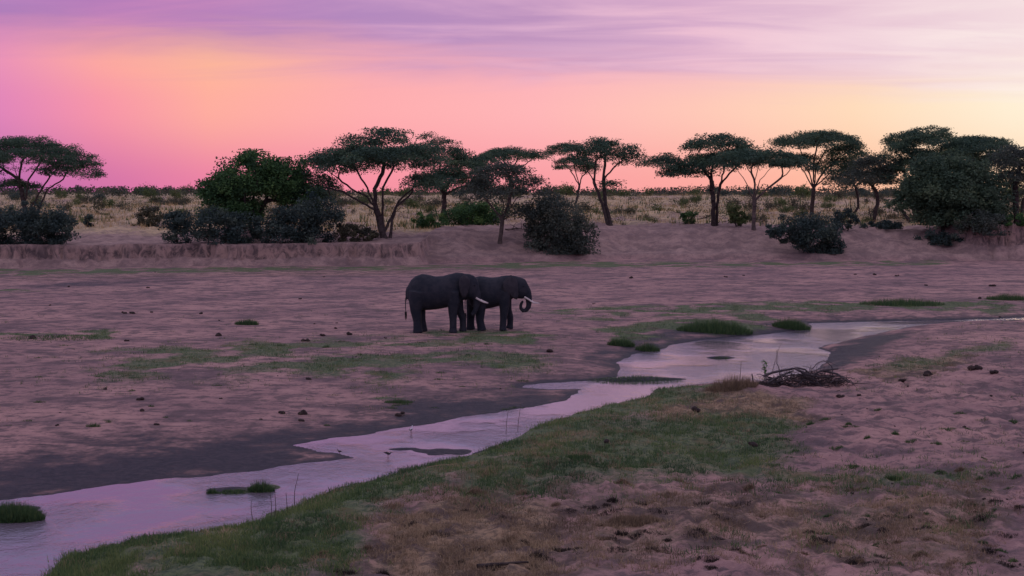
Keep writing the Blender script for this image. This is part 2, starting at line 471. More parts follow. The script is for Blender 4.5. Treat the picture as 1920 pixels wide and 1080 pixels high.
def mat_water():
    m, t, p, o = new_mat('river_water')
    co = obj_coord(t)
    mp = t.n.new('ShaderNodeMapping'); mp.inputs['Scale'].default_value = (1.0, 0.8, 1); mp.inputs['Rotation'].default_value = (0, 0, 0.5); t.put(mp.inputs[0], co)
    n1 = t.noise(mp.outputs[0], 2.4, 5, 0.62, 0.5); n2 = t.noise(mp.outputs[0], 0.25, 3, 0.5); n3 = t.noise(mp.outputs[0], 11, 3, 0.6)
    p.inputs['Base Color'].default_value = (0.16, 0.128, 0.155, 1)
    p.inputs['Roughness'].default_value = 0.07
    p.inputs['IOR'].default_value = 1.33
    p.inputs['Specular IOR Level'].default_value = 0.9
    amt = t.lrange(t.smooth(n2, 0.40, 0.58), 0, 1, 0.22, 1.3)
    h = t.math('MULTIPLY', t.math('ADD', n1, t.math('MULTIPLY', n3, 0.35)), amt)
    t.put(p.inputs['Normal'], t.bump(h, 0.7, 0.055))
    return m


def mat_leaf(name, cols, rough=0.7, trans=0.25):
    m, t, p, o = new_mat(name)
    a = t.attr('tint')[2]
    n = len(cols)
    c = t.ramp(a, [(i / (n - 1), q) for i, q in enumerate(cols)])
    t.put(p.inputs['Base Color'], c); p.inputs['Roughness'].default_value = rough
    p.inputs['Specular IOR Level'].default_value = 0.15
    tr = t.n.new('ShaderNodeBsdfTranslucent'); t.put(tr.inputs[0], c)
    mx = t.n.new('ShaderNodeMixShader'); mx.inputs[0].default_value = trans
    t.l.new(p.outputs[0], mx.inputs[1]); t.l.new(tr.outputs[0], mx.inputs[2]); t.l.new(mx.outputs[0], o.inputs[0])
    return m


def mat_rough(name, c1, c2, scale, bump=0.02, rough=0.9):
    m, t, p, o = new_mat(name)
    co = obj_coord(t); n = t.noise(co, scale, 5, 0.65)
    t.put(p.inputs['Base Color'], t.mix(t.smooth(n, 0.35, 0.68), c1, c2))
    p.inputs['Roughness'].default_value = rough; p.inputs['Specular IOR Level'].default_value = 0.2
    if bump: t.put(p.inputs['Normal'], t.bump(t.noise(co, scale * 3, 4, 0.7), 0.7, bump))
    return m


M_GROUND, M_WATER = mat_ground(), mat_water()
M_ACACIA = mat_leaf('acacia_leaf', [(0.042, 0.084, 0.060), (0.078, 0.138, 0.087), (0.138, 0.198, 0.096)])
M_ACGREY = mat_leaf('grey_acacia_leaf', [(0.048, 0.067, 0.058), (0.086, 0.110, 0.082), (0.144, 0.149, 0.096)])
M_GREENLEAF = mat_leaf('broad_leaf', [(0.031, 0.075, 0.035), (0.066, 0.145, 0.048), (0.132, 0.231, 0.062)])
M_BUSH = mat_leaf('bush_leaf', [(0.031, 0.057, 0.052), (0.062, 0.094, 0.078), (0.109, 0.143, 0.094)])
M_DOME = mat_leaf('dome_leaf', [(0.045, 0.085, 0.055), (0.080, 0.130, 0.074), (0.13, 0.18, 0.085)])
M_SCRUB = mat_leaf('scrub_leaf', [(0.053, 0.060, 0.045), (0.105, 0.108, 0.068), (0.195, 0.173, 0.083)])
M_SCRUBG = mat_leaf('scrub_green_leaf', [(0.053, 0.083, 0.042), (0.098, 0.138, 0.048), (0.165, 0.195, 0.068)])
M_GRASS = mat_leaf('green_grass', [(0.035, 0.075, 0.038), (0.095, 0.165, 0.060), (0.25, 0.29, 0.10)], 0.8, 0.3)
M_STRAW = mat_leaf('dry_grass', [(0.13, 0.095, 0.068), (0.30, 0.22, 0.135), (0.50, 0.38, 0.22)], 0.85, 0.25)
M_DEAD = mat_leaf('dead_grass', [(0.030, 0.026, 0.024), (0.060, 0.048, 0.038), (0.11, 0.085, 0.06)], 0.85, 0.2)
M_GOLD = mat_leaf('golden_grass', [(0.30, 0.215, 0.11), (0.52, 0.375, 0.18), (0.68, 0.50, 0.25)], 0.85, 0.25)
M_BARK = mat_rough('bark', (0.040, 0.030, 0.028), (0.085, 0.066, 0.056), 3.0, 0.03)
M_BARKP = mat_rough('pale_bark', (0.075, 0.058, 0.05), (0.15, 0.115, 0.092), 3.0, 0.03)
M_SKIN = mat_rough('elephant_skin', (0.018, 0.022, 0.029), (0.036, 0.036, 0.042), 2.4, 0.03, 0.8)
M_EAR = mat_rough('elephant_ear_skin', (0.030, 0.029, 0.034), (0.050, 0.046, 0.050), 2.4, 0.02, 0.8)
M_IVORY = mat_rough('ivory', (0.62, 0.53, 0.47), (0.75, 0.66, 0.58), 6, 0, 0.45)
M_DARK = mat_rough('black_hair', (0.012, 0.012, 0.014), (0.02, 0.02, 0.022), 9, 0)
M_DUNG = mat_rough('dung', (0.030, 0.022, 0.020), (0.065, 0.045, 0.036), 9, 0.02)
M_DRIFT = mat_rough('driftwood', (0.045, 0.040, 0.043), (0.12, 0.10, 0.097), 5, 0.01)
M_BIRDD = mat_rough('dark_feather', (0.035, 0.032, 0.034), (0.07, 0.06, 0.058), 20, 0, 0.7)
M_BIRDW = mat_rough('white_feather', (0.62, 0.60, 0.60), (0.75, 0.73, 0.72), 20, 0, 0.7)
M_LEG = mat_rough('bird_leg', (0.20, 0.08, 0.07), (0.26, 0.11, 0.09), 20, 0, 0.6)

# ground sheet
rows = np.concatenate([np.linspace(-40, 12, 14)[:-1], np.arange(12, 27, 0.5), np.geomspace(27, 60, 300)[:-1], np.geomspace(60, 142, 230)[:-1],
                       np.arange(142, 178, 0.2), np.geomspace(178, 300, 90)[:-1], np.geomspace(300, 7500, 46)])
us = np.linspace(-1, 1, 440)
hw = np.where(rows < 27, 22.0, 0.44 * rows + 10.2)
GX = us[None, :] * hw[:, None]; GY = np.repeat(rows[:, None], len(us), 1)
gx, gy = GX.ravel(), GY.ravel()
info = terrain(gx, gy, True)
g, d, w, on, pat, pat2 = masks(gx, gy, info)
V = np.stack([gx, gy, info[0]], 1)
nr, nc = len(rows), len(us)
idx = np.arange(nr * nc).reshape(nr, nc)
F = np.stack([idx[:-1, :-1], idx[:-1, 1:], idx[1:, 1:], idx[1:, :-1]], -1).reshape(-1, 4)
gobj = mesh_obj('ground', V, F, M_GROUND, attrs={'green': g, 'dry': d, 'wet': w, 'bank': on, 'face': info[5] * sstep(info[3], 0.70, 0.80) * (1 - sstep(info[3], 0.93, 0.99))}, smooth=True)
tag(gobj, 'pinkish sandy riverbed with eroded banks and dry land beyond', 'ground', kind='structure')

# water sheet: follows the outline of the stream with a margin under the banks
wy_ = np.concatenate([np.geomspace(20, 112, 90)]); wx_ = np.linspace(-1, 1, 60)
WX = wx_[None, :] * (0.42 * wy_[:, None] + 9); WY = np.repeat(wy_[:, None], 60, 1)
sdw, _ = sdpoly(WX.ravel(), WY.ravel(), RIVER)
keep = (sdw < 3.0).reshape(WX.shape)
ix = np.arange(WX.size).reshape(WX.shape)
kf = keep[:-1, :-1] | keep[:-1, 1:] | keep[1:, 1:] | keep[1:, :-1]
F = np.stack([ix[:-1, :-1], ix[:-1, 1:], ix[1:, 1:], ix[1:, :-1]], -1)[kf]
used = np.unique(F); remap = np.zeros(WX.size, int); remap[used] = np.arange(len(used))
V = np.stack([WX.ravel(), WY.ravel(), np.full(WX.size, WZ)], 1)[used]
wobj = mesh_obj('water', V, remap[F], M_WATER, smooth=True)
tag(wobj, 'shallow stream reflecting the pink and lilac sky', 'water', kind='structure')


# ------------------------------------------------------------------ vegetation builders
def unit(v):
    return v / (np.linalg.norm(v, axis=-1, keepdims=True) + 1e-9)


def leaves(C, size, rs, flat=0.6, aspect=0.42):
    """diamond leaf sprays at centres C; returns verts, quads"""
    n = len(C)
    nrm = unit(rs.normal(size=(n, 3)) + np.array([0, 0, flat * 1.6]))
    dr = rs.normal(size=(n, 3)); dr[:, 2] *= 0.5; dr = unit(dr - nrm * np.sum(dr * nrm, 1, keepdims=True))
    sd2 = np.cross(nrm, dr)
    L = size * rs.uniform(0.55, 1.35, (n, 1)); Wd = L * aspect
    V = np.stack([C - dr * L * .5, C + sd2 * Wd * .5, C + dr * L * .5, C - sd2 * Wd * .5], 1).reshape(-1, 3)
    return V, np.arange(n * 4).reshape(-1, 4)


def frusta(P0, P1, R0, R1, k):
    n = len(P0)
    ax = unit(P1 - P0)
    ref = np.where(np.abs(ax[:, 2:3]) > 0.9, np.array([[1., 0, 0]]), np.array([[0, 0, 1.]]))
    u = unit(np.cross(ax, ref)); v = np.cross(ax, u)
    an = np.arange(k) / k * 2 * math.pi
    ring = u[:, None, :] * np.cos(an)[None, :, None] + v[:, None, :] * np.sin(an)[None, :, None]
    A = P0[:, None] + ring * R0[:, None, None]; B = P1[:, None] + ring * R1[:, None, None]
    V = np.concatenate([A, B], 1).reshape(-1, 3)
    b = (np.arange(n) * 2 * k)[:, None]; i = np.arange(k)[None, :]; j = (i + 1) % k
    F = np.stack([b + i, b + j, b + k + j, b + k + i], -1).reshape(-1, 4)
    return V, F


def skeleton(trunks, attract, fork, rs, trunk_r, pathw=0.4, tip_r=0.018, step=0.8):
    """trunks: polylines (local metres); branches then grow from them to every attractor"""
    pos, par, pl, ok = [], [], [], []
    ends = []
    for tr in trunks:
        tr = np.array(tr, float); prev = -1
        for q in ends:
            if np.linalg.norm(pos[q] - tr[0]) < 0.12: prev = q
        for a, b in zip(tr[:-1], tr[1:]):
            n = max(1, int(np.linalg.norm(b - a) / 0.6))
            for i in range(n + 1):
                if i == 0 and prev >= 0: continue
                q = a + (b - a) * i / n
                if i not in (0, n): q = q + rs.normal(size=3) * 0.05
                pos.append(q); par.append(prev); pl.append(0 if prev < 0 else pl[prev] + np.linalg.norm(q - pos[prev]))
                ok.append(q[2] > fork); prev = len(pos) - 1
        ok[prev] = True; ends.append(prev)
    top = np.mean([np.array(t[-1]) for t in trunks], 0)
    order = np.argsort(np.linalg.norm(attract - top, axis=1))
    cap = len(pos) + sum(2 + int(np.linalg.norm(a - top) / step) for a in attract) * 2 + 10
    PA = np.zeros((cap, 3)); PLn = np.zeros(cap); OK = np.zeros(cap, bool)
    m = len(pos); PA[:m] = pos; PLn[:m] = pl; OK[:m] = ok
    for oi in order:
        p = attract[oi]
        dv = p - PA[:m]; dist = np.linalg.norm(dv, axis=1)
        cost = dist + pathw * PLn[:m] + 2.0 * np.maximum(0, -(dv[:, 2]) - 0.15) + np.where(OK[:m], 0, 1e6) + np.where(dist < 0.15, 1e3, 0)
        j = int(np.argmin(cost)); a = PA[j]; dd = dist[j]
        gd = a - PA[par[j]] if par[j] >= 0 else np.array([0, 0, 1.])
        gd = gd / (np.linalg.norm(gd) + 1e-9); gd = gd * 0.6 + np.array([0, 0, 0.35])
        c = a + gd * dd * 0.42 + (p - a) * 0.12
        k = max(1, int(math.ceil(dd / step)))
        prev = j
        for i in range(1, k + 1):
            t = i / k
            q = a * (1 - t) ** 2 + 2 * c * t * (1 - t) + p * t * t
            if i < k: q = q + rs.normal(size=3) * 0.07
            if m >= cap: break
            PA[m] = q; par.append(prev); PLn[m] = PLn[prev] + np.linalg.norm(q - PA[prev]); OK[m] = True
            prev = m; m += 1
    m0 = len(pos); PA = PA[:m]; par = np.array(par)
    tips = np.zeros(m); child = np.zeros(m, int)
    for i in range(m):
        if par[i] >= 0: child[par[i]] += 1
    for i in range(m - 1, -1, -1):
        if child[i] == 0: tips[i] += 1
        if par[i] >= 0: tips[par[i]] += tips[i]
    roots = par < 0
    mx = tips[roots].max()
    ex = math.log(trunk_r / tip_r) / math.log(max(mx, 2))
    R = tip_r * np.maximum(tips, 1) ** ex
    pmx = max(PLn[:m0].max(), 0.1)
    if pmx > 2.5: R[:m0] = np.maximum(R[:m0], trunk_r * (0.50 - 0.40 * PLn[:m0] / pmx))
    for i in range(m):      # root flare
        if par[i] < 0: R[i] *= 1.25
    e = np.where(par >= 0)[0]
    return PA[par[e]], PA[e], np.minimum(R[par[e]], R[e] * 1.5), R[e]


def tree(name, label, cat, base, lobes, trunks, leafmat, seed, trunk_r=0.3, style='flat', fork=0.45, leaf=0.28, dens=1.0, bark=None, group=None, per=150, dy=0.0, basep=None, pathw=0.14):
    """base: foot in the picture, turned into a point on the ground; lobes (px, py, rx, ry, depth m) are the crown's masses, sized at the tree's own distance"""
    rs = np.random.default_rng(seed)
    B = hit(*base) if basep is None else np.array(basep)
    if dy:
        B = np.array([B[0] * (B[1] + dy) / B[1], B[1] + dy, 0]); B[2] = float(terrain(B[0:1], B[1:2])[0])
    m = B[1] / FPX
    # picture row of the foot where it actually stands
    byp = 360 + (CAMH - B[2]) / m
    bxp = 960 + B[0] / m
    B[2] -= 0.08
    att, LC, LT, LS = [], [], [], []
    for (px, py, rx, ry, dd) in lobes:
        cx, cz = (px - bxp) * m, (byp - py) * m
        Rx, Rz = rx * m, ry * m; Ry = Rx * 0.85 if style == 'flat' else Rx * 0.9
        if style == 'flat':
            ncl = max(5, int(math.pi * Rx * Ry * 1.12 * dens))
            r = np.sqrt(rs.uniform(0, 1, ncl)); th = rs.uniform(0, 2 * math.pi, ncl)
            lump = 1 + 0.16 * np.sin(3 * th + rs.uniform(0, 6)) + 0.10 * np.sin(5 * th + rs.uniform(0, 6))
            x = cx + Rx * r * np.cos(th) * lump; y = dd + Ry * r * np.sin(th) * lump
            dome = np.sqrt(np.clip(1 - r ** 2, 0, 1)) * 0.9 + 0.05
            lay = rs.choice([1.0, 0.8, 0.55], ncl, p=[0.5, 0.32, 0.18])
            z = cz - Rz * 0.62 + 1.42 * Rz * dome * lay + rs.normal(size=ncl) * 0.10 * Rz
            C = np.stack([x, y, z], 1)
            sg = np.array([0.66, 0.66, 0.22]) * rs.uniform(0.75, 1.3, (ncl, 1))
        else:
            ncl = max(6, int(4 * math.pi * ((Rx * Ry * Rz) ** (2 / 3)) * 0.8 * dens))
            dv = unit(rs.normal(size=(ncl, 3))); rr = rs.uniform(0.45, 1.0, (ncl, 1)) ** 0.6
            if cat == 'tree': dv[:, 2] = np.where(dv[:, 2] < -0.55, -0.3 * rs.uniform(0, 1, ncl), dv[:, 2])
            else: dv[:, 2] = np.where(dv[:, 2] < 0, dv[:, 2] * 1.25, dv[:, 2])
            lump = 1 + rs.normal(size=(ncl, 1)) * (0.12 if cat == 'tree' else 0.24)
            lump = lump * np.where(rs.uniform(size=(ncl, 1)) < 0.10, 1.22, 1.0)
            C = np.array([cx, dd, cz]) + dv * rr * lump * np.array([Rx, Ry, Rz])
            sg = np.array([0.40, 0.40, 0.30]) * rs.uniform(0.7, 1.3, (ncl, 1)) * min(1.3, max(0.45, (Rx * Rz) ** 0.5 / 2.2))
        C[:, 2] = np.maximum(C[:, 2], 0.12)
        att.append(C)
        npl = per
        o = np.clip(rs.normal(size=(ncl, npl, 3)), -1.7, 1.7) * sg[:, None, :]
        if style == 'flat': o[:, :, 2] -= 0.10 * (o[:, :, 0] ** 2 + o[:, :, 1] ** 2)
        P = (C[:, None, :] + o).reshape(-1, 3); P[:, 2] = np.maximum(P[:, 2], 0.03)
        LC.append(P)
        tint = np.clip(rs.normal(0.45, 0.20, (ncl, 1)) + rs.normal(0, 0.12, (ncl, npl)), 0, 1)
        LT.append(np.repeat(tint.reshape(-1), 4))
    A = np.concatenate(att); LC = np.concatenate(LC)
    root = empty(name, B)
    tag(root, label, cat, group)
    trl = [[((px - bxp) * m, tdy, (byp - py) * m) for (px, py, tdy) in tr] for tr in trunks]
    for ti, tr in enumerate(trl):
        if any(np.linalg.norm(np.array(tr[0]) - np.array(p[-1])) < 0.12 for p in trl[:ti]): continue
        x0, y0, z0 = tr[0]; gz = float(terrain(np.array([B[0] + x0]), np.array([B[1] + y0]))[0]) - B[2]
        tr[0] = (x0, y0, gz - 0.15)
    for tr in trl:
        for qi in range(1, len(tr) - 1): tr[qi] = tuple(np.array(tr[qi]) + rs.normal(size=3) * 0.28)
    tops = max(t[-1][2] for t in trl)
    sub = A if len(A) < 420 else A[rs.choice(len(A), 420, replace=False)]
    P0, P1, R0, R1 = skeleton(trl, sub, tops * fork if style == 'flat' else tops * 0.35, rs, trunk_r, pathw)
    th = R1 > 0.06
    v1, f1 = frusta(P0[th], P1[th], R0[th], R1[th], 7); v2, f2 = frusta(P0[~th], P1[~th], R0[~th], R1[~th], 3)
    mesh_obj('trunk', np.concatenate([v1, v2]), np.concatenate([f1, f2 + len(v1)]), bark or M_BARK, root, smooth=True)
    v, f = leaves(LC, leaf, rs, 0.5 if style == 'flat' else 0.25, 0.40 if style == 'flat' else 0.55)
    mesh_obj('crown' if cat == 'tree' else 'foliage', v, f, leafmat, root, attrs={'tint': np.concatenate(LT)})
    if cat != 'tree': root.children[0].name = 'stems'
    return root


# ------------------------------------------------------------------ trees along the far bank
tree('acacia_tree', 'umbrella acacia with forked slanting trunk above a wide dark bush on the bank', 'tree', (50, 402), [(60, 292, 105, 42, 0), (-50, 300, 70, 36, 1), (145, 318, 52, 26, -0.5), (20, 345, 40, 12, 1.5)],
     [[(50, 402, 0), (46, 365, 0), (38, 335, 0)], [(38, 335, 0), (0, 310, 0.5)], [(38, 335, 0), (48, 305, -1.0)], [(38, 335, 0), (20, 312, 2.0)], [(52, 402, 0), (75, 355, 0.2), (100, 325, 0.3)], [(46, 365, 0), (60, 338, -1), (82, 312, -2)], [(68, 398, 0.5), (90, 362, 0.6), (118, 335, 0.8)]], M_ACACIA, 11, 0.34, fork=0.7)
tree('broadleaf_tree', 'round bright green leafy tree with low fork beside the largest acacia', 'tree', (482, 445), [(470, 335, 68, 50, 0), (415, 365, 42, 42, 0.5), (530, 345, 50, 44, 0.5), (440, 395, 55, 30, -0.5), (560, 375, 42, 40, 0.6)],
     [[(482, 445, 0), (484, 415, 0)], [(480, 445, 0), (462, 405, 0.2)]], M_GREENLEAF, 12, 0.42, 'round', leaf=0.30, per=115)
tree('acacia_tree', 'largest umbrella acacia with fan of many bare limbs under a broad dome', 'tree', (722, 446), [(718, 275, 80, 42, 0), (622, 308, 66, 32, 0.5), (780, 296, 60, 36, 0.8), (590, 345, 44, 22, 0.3), (800, 340, 44, 22, -0.4), (670, 296, 80, 26, 4), (730, 296, 66, 22, -4), (596, 372, 34, 18, -0.5)],
     [[(721, 446, 0), (714, 420, 0), (706, 392, 0)], [(706, 392, 0), (682, 375, -0.4), (652, 358, -1), (618, 350, -1.5)], [(706, 392, 0), (688, 366, 0.6), (658, 343, 1.2), (615, 322, 2)], [(706, 392, 0), (690, 352, -1), (672, 318, -2.5)], [(706, 392, 0), (704, 362, 0.3), (714, 336, 0.8), (722, 298, 1)], [(721, 446, 0), (719, 400, 0.2), (724, 352, -1), (742, 312, -2)], [(714, 420, 0), (738, 374, 0.4), (776, 353, 0.8), (812, 338, 1)], [(731, 446, 0.2), (745, 388, 0.5), (770, 362, 1.2), (778, 318, 2)]], M_ACACIA, 13, 0.36, fork=0.72, dens=0.9, pathw=0.06)
tree('acacia_tree', 'tall straight trunked acacia crowding behind the largest acacia', 'tree', (833, 410), [(815, 285, 55, 40, 0), (865, 318, 56, 36, 0), (840, 342, 66, 28, 0.5), (905, 345, 30, 18, 0), (885, 305, 46, 24, 1.5)],
     [[(833, 410, 0), (833, 365, 0)], [(833, 365, 0), (818, 338, 0.0), (800, 320, 0.0)], [(833, 365, 0), (829, 330, 0.4), (825, 305, 1.0)], [(833, 365, 0), (845, 341, -0.4), (860, 325, -1.0)], [(833, 365, 0), (856, 353, 0.4), (885, 345, 1.0)]], M_ACACIA, 14, 0.36, fork=0.7, dy=4)
tree('acacia_tree', 'lower acacia with sweeping foliage and twisted trunk on the bare slope', 'tree', (937, 456), [(945, 345, 72, 44, 0), (988, 350, 38, 40, -0.3), (895, 358, 36, 28, 0.3), (950, 318, 46, 18, 0.8), (975, 395, 34, 18, 0.4)],
     [[(937, 456, 0), (942, 412, 0)], [(942, 412, 0), (925, 384, 0.0), (905, 365, 0.0)], [(942, 412, 0), (938, 376, 0.4), (935, 350, 1.0)], [(942, 412, 0), (950, 373, -0.4), (960, 345, -1.0)], [(942, 412, 0), (961, 381, 0.4), (985, 360, 1.0)], [(942, 412, 0), (959, 400, -0.2), (980, 392, -0.5)]], M_ACGREY, 15, 0.24, fork=0.5, bark=M_BARKP, per=115)
tree('acacia_tree', 'flat topped acacia peeping over the crowns beside the sky gap', 'tree', (955, 395), [(955, 290, 62, 15, 0)], [[(955, 395, 0), (957, 335, 0)], [(957, 335, 0), (940, 314, 0.0), (920, 300, 0.0)], [(957, 335, 0), (951, 312, 0.8), (945, 296, 2.0)], [(957, 335, 0), (962, 312, -0.8), (970, 296, -2.0)], [(957, 335, 0), (974, 314, 0.0), (995, 300, 0.0)]], M_ACACIA, 16, 0.30, fork=0.85, dy=25)
tree('acacia_tree', 'slim acacia with thin slanting trunk and drooping twigs', 'tree', (1078, 386), [(1062, 282, 36, 17, 0), (1075, 306, 36, 20, -0.5), (1100, 315, 26, 14, 0.3)], [[(1078, 386, 0), (1086, 348, 0)], [(1086, 348, 0), (1069, 320, 0.0), (1050, 300, 0.0)], [(1086, 348, 0), (1079, 314, 0.4), (1072, 290, 1.0)], [(1086, 348, 0), (1090, 320, -0.2), (1095, 300, -0.5)], [(1086, 348, 0), (1094, 330, 0.2), (1104, 318, 0.5)]], M_ACACIA, 17, 0.24, fork=0.85, dy=6)
tree('acacia_tree', 'acacia with two leaning crossed trunks beside the slim acacia', 'tree', (1142, 421), [(1128, 276, 60, 20, 0), (1160, 296, 40, 17, 0.5), (1098, 296, 30, 14, -0.4), (1148, 345, 16, 7, 0)], [[(1140, 421, 0), (1122, 375, 0), (1113, 340, 0)], [(1113, 340, 0), (1095, 305, 0.5)], [(1113, 340, 0), (1116, 300, -1)], [(1146, 421, 0), (1134, 372, 0.2), (1132, 335, 0.4)], [(1132, 335, 0.4), (1135, 300, 1)], [(1132, 335, 0.4), (1150, 312, 0), (1172, 296, 0.5)]], M_ACACIA, 18, 0.25, fork=0.8, dens=0.9, per=130)
tree('acacia_tree', 'twin trunked umbrella acacia with long side limb reaching towards the crossed trunks', 'tree', (1340, 424), [(1345, 272, 62, 24, 0), (1238, 303, 38, 20, 0.3), (1300, 310, 55, 22, -0.5), (1375, 296, 62, 20, 0.5), (1275, 322, 40, 14, 0)],
     [[(1337, 424, 0), (1335, 380, 0), (1333, 338, 0)], [(1333, 338, 0), (1305, 316, 0), (1245, 308, 0.3)], [(1333, 338, 0), (1310, 305, -1)], [(1333, 338, 0), (1338, 295, 1)], [(1344, 424, 0.3), (1345, 385, 0.3), (1350, 345, 0.3)], [(1350, 345, 0.3), (1362, 305, 1.5)], [(1350, 345, 0.3), (1378, 312, -1), (1400, 300, -1)]], M_ACACIA, 19, 0.30, fork=0.85)
tree('acacia_tree', 'slender fan branched acacia standing lowest on the slope beside the twin trunks', 'tree', (1413, 430), [(1435, 300, 75, 24, 0), (1390, 292, 40, 18, 0.4), (1485, 308, 34, 17, -0.4)], [[(1413, 430, 0), (1413, 376, 0)], [(1413, 376, 0), (1397, 338, 0.0), (1378, 312, 0.0)], [(1413, 376, 0), (1407, 334, 0.6), (1400, 305, 1.5)], [(1413, 376, 0), (1416, 334, -0.4), (1420, 305, -1.0)], [(1413, 376, 0), (1428, 338, 0.4), (1448, 312, 1.0)], [(1413, 376, 0), (1442, 342, -0.2), (1478, 318, -0.5)]], M_ACACIA, 20, 0.24, fork=0.55, bark=M_BARKP)
tree('acacia_tree', 'tall flat crowned acacia rising behind the slope bush', 'tree', (1520, 410), [(1528, 264, 80, 20, 0), (1590, 285, 44, 20, 0.6), (1500, 300, 40, 14, 1), (1560, 312, 40, 22, 0.2)], [[(1520, 410, 0), (1524, 352, 0)], [(1524, 352, 0), (1503, 310, 0.0), (1478, 280, 0.0)], [(1524, 352, 0), (1513, 307, 0.6), (1500, 275, 1.5)], [(1524, 352, 0), (1524, 307, -0.6), (1525, 275, -1.5)], [(1524, 352, 0), (1535, 309, 0.4), (1550, 278, 1.0)], [(1524, 352, 0), (1549, 313, -0.4), (1580, 285, -1.0)], [(1524, 352, 0), (1558, 318, 0.2), (1600, 295, 0.5)], [(1524, 352, 0), (1515, 327, 0.0), (1505, 310, 0.0)]], M_ACACIA, 21, 0.30, fork=0.8, dy=3)
tree('acacia_tree', 'dark low crowned acacia with slim trunks between taller acacias', 'tree', (1595, 402), [(1588, 335, 42, 26, 0), (1610, 318, 44, 30, 0.5)], [[(1594, 402, 0), (1584, 385, 0), (1580, 365, 0)], [(1595, 402, 0), (1594, 370, 0.3)], [(1596, 402, 0), (1605, 385, 0.2), (1606, 360, 0.3)]], M_ACGREY, 22, 0.20, fork=0.7, dy=3)
tree('acacia_tree', 'brownish acacia with bowed limbs beside the leaning trunk', 'tree', (1635, 416), [(1632, 310, 40, 28, 0), (1622, 335, 48, 22, -0.4), (1655, 335, 32, 20, 0.3)], [[(1633, 416, 0), (1628, 385, 0)], [(1638, 416, 0), (1645, 375, 0.2)]], M_ACGREY, 23, 0.27, fork=0.6)
tree('acacia_tree', 'huge spreading acacia with leaning trunk half hidden by the round bush', 'tree', (1706, 420), [(1740, 262, 75, 28, 0), (1830, 275, 72, 26, 1), (1690, 290, 50, 26, 0), (1790, 296, 90, 30, -1.5), (1700, 318, 56, 28, 0.5), (1870, 300, 44, 18, 1)],
     [[(1708, 420, 0), (1702, 385, 0), (1690, 345, 0)], [(1716, 418, 0.6), (1725, 370, 0.6), (1760, 330, 0.6)]], M_ACACIA, 24, 0.40, fork=0.7, dy=5)
tree('broadleaf_tree', 'round dome shaped green bushy tree at the bank rim', 'tree', (1772, 430), [(1785, 365, 92, 58, 0), (1740, 345, 50, 40, 0.4), (1830, 380, 58, 42, 0.4), (1715, 375, 38, 30, 0.5), (1790, 330, 60, 30, 0), (1800, 405, 80, 22, -0.5)], [[(1768, 430, 0), (1765, 400, 0)], [(1776, 430, 0), (1782, 398, 0.2)]],
     M_DOME, 25, 0.32, 'round', per=100, leaf=0.33)
tree('acacia_tree', 'dark dense acacia beyond the round dome tree above the crumbling cliff', 'tree', (1905, 425), [(1905, 300, 55, 36, 0), (1890, 345, 46, 40, 0), (1935, 335, 50, 45, 1), (1965, 300, 55, 36, 0)], [[(1905, 425, 0), (1904, 385, 0), (1900, 345, 0)], [(1912, 425, 0.2), (1925, 380, 0.3), (1940, 345, 0.5)]], M_ACGREY, 26, 0.36, fork=0.6, dy=6)

